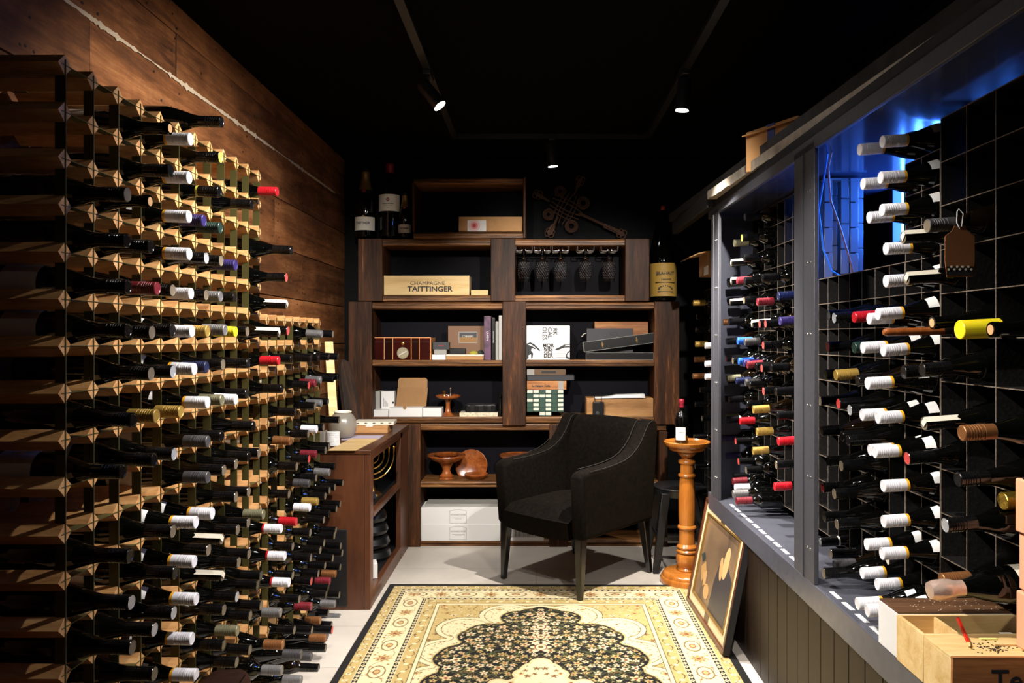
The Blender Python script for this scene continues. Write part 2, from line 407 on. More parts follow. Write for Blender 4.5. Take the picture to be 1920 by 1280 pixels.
# camera
cd = bpy.data.cameras.new('camera'); cam = bpy.data.objects.new('camera', cd); C.objects.link(cam)
cam.location = (0, 0, CAMZ); cam.rotation_euler = (PI/2, 0, 0)
cd.sensor_width = 36; cd.lens = F/1920*36; cd.shift_x = -45/1920; cd.shift_y = -8/1920; cd.clip_start = .02
S.camera = cam
wd = bpy.data.worlds.new('world'); S.world = wd; wd.use_nodes = True
wd.node_tree.nodes['Background'].inputs[0].default_value = (.2, .4, 1, 1); wd.node_tree.nodes['Background'].inputs[1].default_value = .2
S.view_settings.view_transform = 'Standard'; S.view_settings.look = 'None'; S.view_settings.exposure = 0; S.view_settings.gamma = 1
BL=[('A',0,2,'k',-0.904,0.313),('A',0,3,'k',-0.904,0.212),('A',0,4,'k',-0.902,0.111),('A',0,5,'k',-0.902,0.015),('A',0,7,'k',-0.89,-0.182),('A',0,8,'k',-0.914,-0.295),('A',0,10,'k',-0.898,-0.48),('A',0,11,'ks',-0.895,-0.582),('A',0,12,'k',-0.893,-0.681),('A',1,2,'c',-0.905,0.316),('A',1,3,'k',-0.904,0.211),('A',1,5,'k',-0.902,0.011),('A',1,6,'k',-0.904,-0.085),('A',1,7,'o',-0.891,-0.184),('A',1,8,'k',-0.896,-0.286),('A',1,12,'ks',-0.896,-0.681),('A',1,13,'k',-0.896,-0.784),('A',2,0,'c',-0.908,0.514),('A',2,1,'k',-0.907,0.41),('A',2,4,'d',-0.94,0.12),('A',2,5,'k',-0.903,0.017),('A',2,6,'ks',-0.902,-0.085),('A',2,8,'ks',-0.899,-0.288),('A',2,10,'k',-0.902,-0.478),('A',2,11,'k',-0.896,-0.58),('A',2,12,'ks',-0.9,-0.679),('A',3,0,'w',-0.905,0.514),('A',3,1,'w',-0.908,0.414),('A',3,2,'w',-0.909,0.313),('A',3,3,'w',-0.908,0.216),('A',3,4,'k',-0.952,0.122),('A',3,5,'w',-0.901,0.015),('A',3,6,'w',-0.895,-0.083),('A',3,7,'o',-0.93,-0.194),('A',3,10,'w',-0.891,-0.481),('A',3,11,'w',-0.895,-0.583),('A',3,12,'w',-0.89,-0.68),('A',3,13,'w',-0.901,-0.783),('A',3,14,'w',-0.89,-0.877),('A',4,2,'n',-0.915,0.318),('A',4,3,'ks',-0.909,0.216),('A',4,4,'w',-0.95,0.119),('A',4,5,'o',-0.905,0.016),('A',4,6,'b',-0.908,-0.082),('A',4,7,'w',-0.905,-0.178),('A',4,8,'q',-0.904,-0.285),('A',4,9,'q',-0.904,-0.383),('A',4,10,'w',-0.892,-0.482),('A',4,11,'k',-0.903,-0.581),('A',5,0,'ke',-0.913,0.515),('A',5,1,'ky',-0.916,0.416),('A',5,2,'g',-0.913,0.313),('A',5,3,'k',-0.911,0.219),('A',5,4,'k',-0.954,0.121),('A',5,5,'s',-0.899,0.02),('A',5,6,'k',-0.906,-0.078),('A',5,7,'v',-0.908,-0.18),('A',5,8,'k',-0.909,-0.283),('A',5,9,'k',-0.903,-0.381),('A',5,11,'kt',-0.909,-0.578),('A',5,12,'kt',-0.906,-0.682),('A',5,13,'k',-0.903,-0.781),('A',5,14,'k',-0.903,-0.882),('A',6,3,'n',-0.91,0.216),('A',6,4,'s',-0.957,0.122),('A',6,5,'y',-0.91,0.016),('A',6,7,'W',-0.909,-0.187),('A',6,9,'k',-0.909,-0.38),('A',6,10,'k',-0.909,-0.479),('A',6,11,'k',-0.904,-0.577),('A',6,12,'k',-0.901,-0.675),('A',6,13,'ks',-0.906,-0.778),('A',6,14,'v',-0.904,-0.88),('A',6,15,'k',-0.907,-0.974),('A',7,1,'k',-0.899,0.416),('A',7,4,'k',-0.953,0.125),('A',7,5,'k',-0.914,0.018),('A',7,6,'k',-0.911,-0.082),('A',7,7,'k',-0.915,-0.177),('A',7,8,'k',-0.894,-0.279),('A',7,9,'k',-0.909,-0.374),('A',7,10,'k',-0.91,-0.484),('A',7,11,'k',-0.911,-0.581),('A',7,12,'k',-0.909,-0.679),('A',7,13,'k',-0.881,-0.776),('A',7,14,'k',-0.905,-0.872),('A',7,15,'k',-0.906,-0.979),('A',8,9,'k',-0.915,-0.378),('A',8,11,'v',-0.9,-0.579),('A',8,13,'k',-0.908,-0.779),('A',8,14,'k',-0.908,-0.876),('A',8,16,'s',-0.839,-1.088),('A',9,5,'kt',-0.885,0.016),('A',9,16,'z',-0.871,-1.046),('A',10,0,'r',-0.926,0.515),('A',10,2,'k',-0.875,0.307),('A',10,3,'kr',-0.894,0.211),('A',10,4,'kt',-0.892,0.115),('A',10,5,'kr',-0.888,0.023),('A',10,6,'r',-0.92,-0.083),('A',10,7,'k',-0.908,-0.182),('A',10,12,'wr',-0.911,-0.677),('A',10,13,'wr',-0.898,-0.773),('A',10,14,'wr',-0.883,-0.867),('A',10,15,'s',-0.913,-0.973),('A',10,16,'q',-0.8,-1.121),('A',10,17,'s',-0.805,-1.212),('B',0,1,'k',-0.935,-0.081),('B',0,3,'k',-0.919,-0.283),('B',0,4,'z',-0.94,-0.392),('B',0,5,'k',-0.916,-0.488),('B',0,6,'k',-0.945,-0.593),('B',0,7,'r',-0.917,-0.697),('B',0,8,'k',-0.931,-0.79),('B',0,9,'k',-0.931,-0.899),('B',0,10,'k',-0.906,-0.989),('B',0,11,'k',-0.925,-1.106),('B',0,12,'q',-0.8,-1.207),('B',0,13,'k',-0.911,-1.205),('B',1,9,'k',-0.891,-0.86),('B',1,11,'d',-0.889,-1.051),('B',1,12,'k',-0.887,-1.143),('B',1,13,'k',-0.838,-1.291),('B',2,1,'k',-0.918,-0.084),('B',2,2,'kr',-0.928,-0.193),('B',2,4,'k',-0.93,-0.389),('B',2,5,'kr',-0.927,-0.49),('B',2,6,'q',-0.925,-0.589),('B',2,7,'W',-0.923,-0.686),('B',2,8,'k',-0.922,-0.787),('B',2,10,'kr',-0.918,-0.982),('B',2,12,'z',-0.813,-1.212),('B',2,13,'k',-0.84,-1.252),('B',3,0,'s',-0.902,0.013),('B',3,1,'k',-0.915,-0.086),('B',3,2,'d',-0.93,-0.191),('B',3,3,'k',-0.931,-0.286),('B',3,4,'W',-0.923,-0.383),('B',3,5,'d',-0.926,-0.485),('B',3,6,'k',-0.926,-0.583),('B',3,7,'o',-0.92,-0.683),('B',3,9,'k',-0.909,-0.884),('B',3,10,'k',-0.917,-0.981),('B',3,11,'k',-0.884,-1.068),('B',3,12,'kr',-0.809,-1.216),('B',3,13,'k',-0.893,-1.278),('B',4,2,'s',-0.934,-0.183),('B',4,3,'s',-0.931,-0.283),('B',4,4,'k',-0.923,-0.386),('B',4,5,'k',-0.914,-0.484),('B',4,6,'s',-0.897,-0.578),('B',4,7,'k',-0.915,-0.68),('B',4,8,'k',-0.921,-0.781),('B',4,9,'k',-0.92,-0.879),('B',4,10,'k',-0.916,-0.977),('B',4,11,'k',-0.902,-1.073),('B',4,12,'z',-0.936,-1.212),('B',4,13,'kw',-0.903,-1.274),('B',5,0,'k',-0.909,0.014),('B',5,1,'kw',-0.926,-0.087),('B',5,2,'k',-0.907,-0.183),('B',5,3,'k',-0.93,-0.284),('B',5,5,'k',-0.925,-0.479),('B',5,7,'k',-0.923,-0.674),('B',5,8,'k',-0.923,-0.778),('B',5,9,'k',-0.902,-0.874),('B',5,10,'k',-0.909,-0.973),('B',5,11,'d',-0.921,-1.074),('B',5,12,'s',-0.898,-1.174),('B',5,13,'k',-0.914,-1.268),('B',6,1,'k',-0.91,-0.089),('B',6,2,'k',-0.91,-0.179),('B',6,6,'k',-0.925,-0.585),('B',6,7,'k',-0.925,-0.679),('B',6,8,'k',-0.918,-0.778),('B',6,9,'k',-0.921,-0.875),('B',6,10,'k',-0.892,-0.977),('B',6,11,'z',-0.921,-1.072),('B',6,12,'k',-0.905,-1.165),('B',6,13,'k',-0.971,-1.249),('B',7,4,'k',-0.931,-0.385),('B',7,7,'k',-0.914,-0.678),('B',7,8,'k',-0.926,-0.777),('B',7,10,'k',-0.924,-0.971),('B',7,11,'k',-0.926,-1.07),('B',7,13,'s',-0.926,-1.303)]
BR=[('S',0,-6,'w',0.912,0.511),('S',0,-5,'w',0.907,0.417),('S',0,-4,'w',0.911,0.332),('S',0,-3,'w',0.921,0.231),('S',0,-2,'w',0.921,0.146),('S',0,-1,'w',0.9,0.06),('S',0,0,'w',0.914,-0.035),('S',0,1,'w',0.873,-0.121),('S',0,2,'w',0.9,-0.211),('S',0,3,'w',0.892,-0.3),('S',0,4,'w',0.914,-0.389),('S',0,5,'w',0.915,-0.482),('S',0,6,'w',0.911,-0.566),('S',0,7,'w',0.847,-0.697),('S',1,-6,'w',0.892,0.513),('S',1,-5,'w',0.901,0.419),('S',1,-4,'w',0.918,0.327),('S',1,-1,'w',0.918,0.05),('S',1,0,'w',0.901,-0.029),('S',1,1,'k',0.887,-0.12),('S',1,2,'w',0.899,-0.213),('S',1,3,'w',0.921,-0.309),('S',1,6,'w',0.911,-0.567),('S',1,7,'w',0.94,-0.677),('S',2,-1,'r',0.916,0.057),('S',2,0,'g',0.916,-0.03),('S',2,1,'w',0.982,-0.131),('S',2,2,'ks',0.904,-0.208),('S',2,3,'k',0.898,-0.295),('S',2,7,'w',0.939,-0.675),('S',3,-1,'ks',0.896,0.057),('S',3,1,'o',0.9,-0.113),('S',3,2,'kr',0.909,-0.198),('S',3,3,'k',0.919,-0.295),('S',3,4,'k',0.917,-0.383),('S',3,5,'k',0.896,-0.467),('S',3,6,'k',0.904,-0.557),('S',3,7,'k',0.865,-0.704),('S',4,-1,'k',0.915,0.068),('S',4,0,'kr',0.913,-0.03),('S',4,1,'k',0.906,-0.116),('S',4,3,'k',0.893,-0.291),('S',4,4,'k',0.913,-0.384),('S',4,5,'kr',0.897,-0.466),('S',4,6,'k',0.902,-0.557),('S',4,7,'q',0.933,-0.707),('S',5,2,'k',0.923,-0.205),('S',5,7,'k',0.968,-0.698),('S',6,7,'kw',0.965,-0.685),('S',9,-2,'b',0.908,0.152),('S',9,-1,'n',0.914,0.059),('S',9,2,'k',0.898,-0.202),('S',9,3,'k',0.904,-0.292),('S',9,4,'r',0.908,-0.386),('S',9,5,'k',0.9,-0.473),('S',10,1,'k',0.909,-0.116),('S',10,6,'r',0.923,-0.572),('S',11,-1,'kr',0.917,0.053),('S',11,0,'kr',0.908,-0.032),('S',11,1,'kr',0.902,-0.122),('S',11,2,'kr',0.909,-0.213),('S',12,-3,'k',0.932,0.241),('S',12,-2,'d',0.912,0.143),('S',12,-1,'kr',0.921,0.054),('S',12,1,'k',0.906,-0.119),('S',12,3,'o',0.895,-0.295),('S',12,4,'o',0.91,-0.385),('S',13,-1,'kt',0.917,0.056),('S',13,1,'d',0.897,-0.116),('S',13,2,'k',0.906,-0.201),('S',13,5,'o',0.921,-0.477),('S',13,7,'d',0.851,-0.687),('S',14,-6,'k',0.912,0.518),('S',14,-5,'ke',0.9,0.428),('S',14,-4,'k',0.909,0.341),('S',14,-3,'k',0.912,0.244),('S',14,-2,'k',0.909,0.159),('S',14,0,'q',0.912,-0.021),('S',14,1,'n',0.909,-0.113),('S',14,2,'q',0.915,-0.196),('S',14,3,'k',0.921,-0.29),('S',14,6,'k',0.918,-0.573),('S',14,7,'s',0.861,-0.676),('S',15,-3,'d',0.904,0.251),('S',15,0,'B',0.906,-0.017),('S',15,1,'B',0.911,-0.107),('S',15,4,'r',0.916,-0.372),('S',15,6,'kr',0.91,-0.551),('S',15,7,'W',0.894,-0.667),('S',16,-5,'v',0.914,0.428),('S',16,-4,'kt',0.902,0.338),('S',16,-3,'kt',0.902,0.255),('S',16,1,'k',0.909,-0.107),('S',16,2,'b',0.924,-0.199),('S',16,5,'kr',0.922,-0.474),('S',16,7,'d',0.909,-0.657),('S',17,-3,'k',0.909,0.25),('S',17,-2,'kt',0.921,0.162),('S',17,-1,'k',0.916,0.072),('S',17,0,'k',0.904,-0.02),('S',17,1,'kr',0.904,-0.1),('S',17,2,'v',0.904,-0.192),('S',17,3,'k',0.914,-0.292),('S',17,4,'kw',0.904,-0.387),('S',17,7,'k',0.936,-0.652),('S',18,-1,'z',0.909,0.072),('S',18,2,'k',0.932,-0.207),('S',18,3,'k',0.917,-0.296),('S',18,4,'v',0.919,-0.379),('S',18,5,'n',0.907,-0.484),('S',18,6,'n',0.922,-0.569),('T',0,1,'kt',0.916,0.247),('T',0,2,'kt',0.925,0.145),('T',0,4,'k',0.917,-0.087),('T',0,6,'kr',0.926,-0.3),('T',0,10,'w',0.847,-0.694),('T',1,1,'kB',0.916,0.259),('T',1,3,'c',0.926,0.033),('T',1,4,'k',0.904,-0.076),('T',1,5,'kt',0.909,-0.201),('T',2,3,'Y',0.927,0.016),('T',2,6,'k',0.923,-0.309),('T',2,7,'ks',0.896,-0.409),('T',2,8,'P',0.91,-0.551),('T',3,3,'c',0.924,0.015),('T',3,5,'z',0.867,-0.194),('T',1,8,'z',0.95,-0.565),('T',3,6,'O',1.0,-0.351)]

# ------------------------------------------------------------------ timber bottle racks
def diamond_bar(x0, x1, hd=.0225):
    return MB().prism([(-hd, 0), (0, -hd), (hd, 0), (0, hd)], x0, x1, 'x').mesh('timber_bar', 'rack_pine', smooth=False)

def timber_rack(label, y0, dy, nv, z0, dz, nr, xf=-1.01, depth=.235, first=100):
    t = thing('timber_wine_rack', label, 'wine rack', LW(xf, y0, 0), -KL)
    bar = diamond_bar(-depth, 0)
    cells = []
    for c in range(nv):
        for r in range(nr):
            y = c*dy; z = z0-r*dz
            vis = (632-(z-CAMZ)*F/(y0+y)) < 1300
            cells.append((0 if vis else 1, y0+y, r, c, z))
    cells.sort()
    rest = MB()
    for i, (a, yy, r, c, z) in enumerate(cells):
        if i < first: obj('timber_bar', bar, t, (0, c*dy, z))
        else: rest.prism([(c*dy-.0225, z), (c*dy, z-.0225), (c*dy+.0225, z), (c*dy, z+.0225)], -depth, 0, 'x')
    if rest.v:
        o = rest.build('timber_bars', 'rack_pine', t, smooth=False); o['kind'] = 'stuff'
    ztop = z0+.012; zbot = z0-(nr-1)*dz-.03
    zbot = max(zbot, 0.0)
    vs = MB().box(-.021, .0025, -.0009, .0009, zbot, ztop).box(-depth, -depth+.021, -.0009, .0009, zbot, ztop).mesh('vertical_strap', 'strap', False)
    for c in range(nv): obj('vertical_strap', vs, t, (0, c*dy, 0))
    hs = MB().box(-.021, .0018, -.012, (nv-1)*dy+.012, -.0008, .0008).box(-depth, -depth+.036, -.012, (nv-1)*dy+.012, -.0008, .0008).mesh('horizontal_strap', 'strap', False)
    for r in range(nr): obj('horizontal_strap', hs, t, (0, 0, z0-r*dz))
    MB().box(-depth, 0, -.02, (nv-1)*dy+.02, 0, zbot+.012 if zbot > .03 else .012).build('plinth', 'black_panel', t)
    return t
timber_rack('tall pine and steel strap wine rack against the board wall, nearer of two', 1.59, .1, 12, CAMZ+.579, .0997, 19)
timber_rack('lower pine and steel strap wine rack standing beyond the tall one', 2.775, .0935, 8, CAMZ+.0635, .0965, 14)

# ------------------------------------------------------------------ bottles
BURG = [(.030, .004), (.037, .0), (.0395, .006), (.0395, .135), (.0385, .150), (.034, .172), (.027, .196), (.0205, .216), (.0163, .236), (.0148, .25), (.0145, .284)]
BORD = [(.028, .004), (.0345, .0), (.0372, .006), (.0372, .185), (.0362, .196), (.032, .208), (.024, .219), (.0175, .227), (.0150, .238), (.0145, .284)]
def prof_r(prof, z):
    prof = smooth_prof(prof)
    for (r0, z0), (r1, z1) in zip(prof[2:-1], prof[3:]):
        if z0 <= z <= z1: return r0+(r1-r0)*(z-z0)/max(z1-z0, 1e-9)
    return prof[-1][0]
def smooth_prof(prof, keep=3, n=3):
    out = prof[:keep]
    P = prof
    for i in range(keep, len(P)-1):
        p0, p1, p2, p3 = P[max(i-1, 2)], P[i], P[i+1], P[min(i+2, len(P)-1)]
        for k in range(n):
            t = k/n
            f = lambda a, b, c, d: .5*((2*b)+(-a+c)*t+(2*a-5*b+4*c-d)*t*t+(-a+3*b-3*c+d)*t**3)
            out.append((f(p0[0], p1[0], p2[0], p3[0]), f(p0[1], p1[1], p2[1], p3[1])))
    out.append(P[-1]); return out
def body_mesh(kind, glass, lip=False):
    P = smooth_prof(BURG if kind == 'burg' else BORD)
    if lip: P = P+[(.0145, .284), (.0158, .285), (.0162, .296), (.0150, .300), (.0110, .300)]
    else: P = P+[(.0143, .296)]
    return MB().lathe(P, 28).mesh('bottle_body', glass, angle=50)
BODY = {(k, g): body_mesh(k, g) for k in ('burg', 'bord') for g in ('glassdark', 'glassbrown')}
BODYC = {(k, g): body_mesh(k, g, True) for k in ('burg', 'bord') for g in ('glassdark', 'glassbrown')}

def capm(name, col, rough=.35, metal=0.): return plain(name, col, rough, metal, .6)
CM = {'w': capm('cap_white', srgb(222, 220, 226), .35), 'k': capm('cap_black', srgb(10, 10, 11), .2), 'y': capm('cap_lemon', srgb(226, 206, 30)), 'yb': capm('cap_amber', srgb(232, 168, 34)),
      'r': capm('cap_red', srgb(176, 22, 34), .3), 'd': capm('cap_burgundy', srgb(112, 30, 40), .35), 'g': capm('cap_green', srgb(24, 46, 40)), 'n': capm('cap_violet', srgb(46, 36, 92)),
      'b': capm('cap_navy', srgb(20, 28, 62)), 'B': capm('cap_blue', srgb(40, 92, 190)), 's': capm('cap_silver', srgb(132, 130, 130), .4, .5), 'q': capm('cap_grey', srgb(74, 72, 74), .45, .3),
      'v': capm('cap_olive', srgb(132, 128, 102), .4, .4), 'z': capm('cap_bronze', srgb(146, 96, 56), .4, .5), 'o': capm('cap_gold', srgb(184, 150, 74), .4, .5),
      'e': capm('cap_end_dull', srgb(104, 92, 74), .6), 'ye': capm('cap_end_lime', srgb(176, 172, 70)), 'cork': M['cork'], 'p': plain('foil_rose', srgb(216, 188, 172), .25, .5, bump=.8, bscale=45),
      'of': plain('foil_gold', srgb(206, 172, 70), .25, .9, bump=.8, bscale=60), 'pk': capm('cap_end_pink', srgb(196, 70, 66)), 'lg': capm('cap_end_grey', srgb(170, 172, 176), .4, .3), 'paper': M['label_cream'],
      'wb': capm('band_white', srgb(224, 220, 214), .6)}
def cap_mesh(side, end, band=None, ribs=True, r=.0162, z0=.236, z1=.302):
    P = []; mt = []
    P.append((r-.0012, z0)); P.append((r, z0+.0015)); mt.append(2 if band else 0)
    zb = z0+.008
    P.append((r, zb)); mt.append(2 if band else 0)
    if ribs:
        for z in (.2615, .270, .2755, .281, .2865, .292):
            P += [(r, z-.0012), (r-.0015, z-.0004), (r-.0015, z+.0004), (r, z+.0012)]; mt += [0]*4
    P.append((r, z1-.0015)); mt.append(0)
    P.append((r-.0012, z1)); mt.append(0)
    P.append((r-.003, z1)); mt.append(1)
    P.append((r-.0042, z1-.0008)); mt.append(1)
    P.append((.001, z1-.0008)); mt.append(1)
    return MB().lathe(P, 26, mats=mt).mesh('screw_cap', [CM[side], CM[end], CM[band or side]], angle=25)
CAPS = {}
CAPDEF = {'w': ('w', 'w', 'yb', 'amber-ringed white-capped'), 'W': ('w', 'w', None, 'plain white-capped'), 'wr': ('w', 'w', 'r', 'red-ringed white-capped'), 'k': ('k', 'e', None, 'black-capped'),
          'ks': ('k', 'lg', None, 'silver-crested black-capped'), 'ke': ('k', 'ye', None, 'lime-ended black-capped'), 'ky': ('k', 'k', 'ye', 'yellow-banded black-capped'), 'kr': ('k', 'pk', None, 'red-ended black-capped'),
          'kt': ('k', 'e', None, 'paper-striped black-capped'), 'kw': ('k', 'k', 'wb', 'white-banded black-capped'), 'kB': ('q', 'e', None, 'grey-capped'), 'r': ('r', 'r', None, 'bright red-capped'), 'd': ('d', 'd', None, 'burgundy-capped'),
          'g': ('g', 'g', None, 'dark green-capped'), 'n': ('n', 'n', None, 'violet-capped'), 'b': ('b', 'b', None, 'navy-capped'), 'B': ('B', 'B', None, 'bright blue-capped'), 'y': ('y', 'y', None, 'lemon-capped'),
          's': ('s', 's', None, 'silver-capped'), 'q': ('q', 'q', None, 'dark grey-capped'), 'v': ('v', 'v', None, 'olive-capped'), 'z': ('z', 'z', None, 'bronze-capped'), 'o': ('o', 'o', None, 'gold-capped')}
for k, (a, b_, c_, d_) in CAPDEF.items(): CAPS[k] = cap_mesh(a, b_, c_)
CAPS['k2'] = cap_mesh('k', 'k')
CAPS['Y'] = cap_mesh('y', 'y', None, False, .021, .215, .302)
CAPS['O'] = cap_mesh('of', 'of', None, False, .019, .20, .304)
CAPS['P'] = MB().lathe([(.0215, .17), (.0195, .20), (.0175, .225), (.0172, .245), (.021, .255), (.0225, .27), (.0215, .29), (.018, .302), (.006, .304)], 28, mats=[1]*2+[0]*6).mesh('foil', [CM['p'], CM['k']], angle=60)
CAPDEF['Y'] = (0, 0, 0, 'big yellow capsule'); CAPDEF['O'] = (0, 0, 0, 'gold foil-topped'); CAPDEF['P'] = (0, 0, 0, 'rose foil-topped')
CAPDEF['c'] = (0, 0, 0, 'bare cork-ended')
CORK = MB().lathe([(.0104, .300), (.0104, .3008), (.001, .3010)], 20).mesh('cork', [CM['cork']], angle=40)

def patch(prof, z0, z1, a0, a1, name='label', mat='label_cream', nz=5, na=10, off=.0017, wav=0):
    w = MB(); g = []
    for i in range(nz+1):
        z = z0+(z1-z0)*i/nz; row = []
        for j in range(na+1):
            a = a0+(a1-a0)*j/na; rr = prof_r(prof, z)+off
            row.append((rr*math.cos(a), rr*math.sin(a), z))
        g.append(row)
    for i in range(nz):
        for j in range(na):
            w.quad([g[i][j], g[i][j+1], g[i+1][j+1], g[i+1][j]])
    me = w.mesh(name, mat, False)
    bm = bmesh.new(); bm.from_mesh(me); bmesh.ops.remove_doubles(bm, verts=bm.verts, dist=1e-6)
    bmesh.ops.recalc_face_normals(bm, faces=bm.faces)
    for f in bm.faces: f.smooth = True
    bm.to_mesh(me); bm.free(); return me
NECKLAB = patch(BURG, .158, .183, math.radians(-28), math.radians(28), 'shoulder_label', 'white')
BODYLAB = {k: patch(p, .045, .125, math.radians(-80), math.radians(80), 'label', 'label_cream', 2, 24) for k, p in (('burg', BURG), ('bord', BORD))}
# folded paper strip laid along the neck and over the cap end
STRIP = MB().box(.0168, .0174, -.007, .007, .225, .3045).box(-.004, .0174, -.007, .007, .3037, .3045).mesh('paper_tag', 'label_cream', False)

ORD = ['zeroth', 'first', 'second', 'third', 'fourth', 'fifth', 'sixth', 'seventh', 'eighth', 'ninth', 'tenth', 'eleventh', 'twelfth', 'thirteenth', 'fourteenth', 'fifteenth', 'sixteenth', 'seventeenth', 'eighteenth', 'nineteenth', 'twentieth']
def bottle_pose(side, tipx, y, z, droop, spin_up):
    d = Vector((math.cos(droop)*side, 0, -math.sin(droop)))
    n = Vector((0, -.75, .65)) if spin_up else Vector((0, -.5, .85))
    n = (n-d*n.dot(d)).normalized(); b = d.cross(n)
    R = Matrix((n, b, d)).transposed().to_4x4()
    tip = Vector((tipx, y, z))
    R.translation = tip-d*.302
    return R
rnd = random.Random(11)
def rack_bottle(side, kind, cap, tipx, y, z, droop, label, group, off):
    glass = 'glassbrown' if rnd.random() < .12 else 'glassdark'
    me = (BODYC if cap == 'c' else BODY)[(kind, glass)]
    o = obj('wine_bottle', me); o.matrix_world = bottle_pose(side, tipx, y, z, droop, True)
    o.location.x += off*y
    tag(o, label, 'wine bottle', group)
    if cap == 'c': obj('cork', CORK, o)
    else:
        c = obj('screw_cap' if cap not in 'YOP' else 'foil_capsule', CAPS['k2' if cap == 'k' and rnd.random() < (.75 if z > .95 else .25) else cap], o)
    if cap == 'w' or cap == 'wr': obj('shoulder_label', NECKLAB, o)
    elif rnd.random() < .4: obj('label', BODYLAB[kind], o)
    if cap == 'kt': obj('paper_tag', STRIP, o)
    return o
RN = {'A': 'tall timber rack', 'B': 'low timber rack', 'S': 'black steel rack', 'T': 'large-celled steel rack'}
GR = {'A': 'wine bottles in the tall timber rack', 'B': 'wine bottles in the low timber rack', 'S': 'wine bottles in the small-celled steel racks', 'T': 'wine bottles in the large-celled steel rack'}
for (rk, c, k, cap, tx, h) in BL:
    y = 1.64+.1*c if rk == 'A' else 2.822+.0935*c
    tx = max(min(tx, -.86), -.955) if rk == 'B' else max(min(tx, -.84), -.955)
    kind = 'bord' if (rk == 'B' and rnd.random() < .5) or cap in ('o', 's') and c > 6 else 'burg'
    dr = math.radians(rnd.uniform(1.0, 2.5) if rk == 'A' else rnd.uniform(1.5, 3.5))
    row = 'lying on top' if k < 0 else ORD[k+1]+' row down'
    lab = '%s wine bottle, %s, %s column from near end, %s' % (CAPDEF[cap][3], RN[rk], ORD[c+1], row)
    rack_bottle(1, kind, cap, tx, y, CAMZ+h, dr, lab, GR[rk], KL)
rack_bottle(1, 'burg', 'k', -.918, 2.16, CAMZ+.622, math.radians(2), 'dark wine bottle lying on the top bars of the tall timber rack', 'wine bottle lying on the rack', KL)
for (rk, c, k, cap, tx, h) in BR:
    y = 1.953+.0907*c if rk == 'S' else 1.851-.113*c
    tx = max(min(tx, .958), .84)
    if rk == 'T' and k == 10: y += .045
    if cap == 'O': y, tx = 1.60, 1.007
    if cap == 'P': tx = .862
    kind = 'bord' if (rk == 'S' and c >= 8 and cap not in ('o', 'r')) else 'burg'
    dr = math.radians(rnd.uniform(2.5, 4.5))
    col = ORD[c+1]+(' column from near end' if rk == 'S' else ' column from far end')
    row = ORD[(k+7) if rk == 'S' else k+1]+' row down'
    if rk == 'S' and 2 <= c <= 8: row = ORD[k+4]+' row down'
    lab = '%s wine bottle, %s, %s, %s' % (CAPDEF[cap][3], RN[rk], col, row)
    o = rack_bottle(-1, kind, cap, tx, y, CAMZ+h, dr, lab, GR[rk], KR)
    if cap == 'kB':
        g = thing('gift_tag', 'brown kraft gift tag on white string hanging from a bottle neck', 'gift tag', RW(tx+.065, y-.02, CAMZ+h-.055))
        MB().prism([(-.03, -.055), (.03, -.055), (.034, -.02), (.034, .038), (.018, .05), (.012, .062), (-.012, .062), (-.018, .05), (-.034, .038), (-.034, -.02)], -.0008, .0008, 'y').build('tag_card', plain('tag_kraft', srgb(132, 82, 44), .7), g, loc=(0, 0, -.01))
        w = MB()
        for j in range(9):
            w.lathe([(.0028, -.0012), (.0028, -.0008)], 8, Matrix.Translation((-.026+.0065*j, -.0004, -.048+.006*(j % 2)))@Matrix.Rotation(PI/2, 4, 'X'))
        MB().box(-.031, .031, -.0012, .0012, -.058, -.038).build('dotted_band', 'ink', g, loc=(0, 0, -.003))
        w.build('band_dots', 'label_cream', g, loc=(0, -.002, 0))
        MB().tube([(0, 0, .045), (-.008, -.002, .06), (-.006, 0, .085), (.0, .004, .092), (.008, 0, .08), (.003, -.002, .05)], .0012, 6).build('string', 'white', g)

# ------------------------------------------------------------------ display cabinet on the other side
FX = .85; y0c, y1c = .75, 3.63
cab = thing('wine_cabinet', 'built-in grey painted wine cabinet with dark boarded base and open front', 'cabinet', RW(FX, 0, 0), -KR)
ZL = CAMZ-.75; ZT = CAMZ+.575
w = MB(); yy = 1.05
while yy < 3.6:
    w.box(.016, .03, yy-.1+.0016+.0, yy-.0016, 0, ZL-.08); yy += .1
w.box(.022, .036, .8, 3.6, 0, ZL-.08)
w.build('base_panel', 'base_board', cab, bevel=.0012, seg=1, smooth=False)
MB().box(0, .54, y0c, y1c, ZL-.08, ZL).build('ledge', 'ledge_paint', cab, bevel=.003)
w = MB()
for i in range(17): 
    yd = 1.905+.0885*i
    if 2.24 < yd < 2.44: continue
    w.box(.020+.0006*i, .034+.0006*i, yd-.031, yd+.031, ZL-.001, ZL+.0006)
w.build('ledge_marks', 'white', cab, smooth=False)  # white dashes stand in for patches of light along the ledge
for (a, b_) in ((3.43, 3.57), (2.26, 2.435), (1.02, 1.19)):
    p = MB().box(0, .014, a, b_, ZL, ZT+.02).build('post', 'grey_paint', cab, bevel=.002)
    w = MB().box(-.004, .0, a+.085, a+.09, ZL, ZT)
    w.build('cover_strip', 'grey_paint', p)
    w = MB()
    for i in range(6):
        for off in (.03, .055):
            w.lathe([(.004, 0), (.0035, .0025), (.001, .0032)], 8, Matrix.Translation((0, a+off, ZL+.1+.22*i))@Matrix.Rotation(-PI/2, 4, 'Y'))
    w.build('screws', 'chrome', p)
MB().box(0, .014, y0c, y1c, ZT-.003, CAMZ+.64).build('top_rail', 'grey_paint', cab, bevel=.002)
MB().box(.014, .54, y0c, y1c, ZT+.006, ZT+.03).build('cabinet_ceiling', 'gloss_dark', cab)
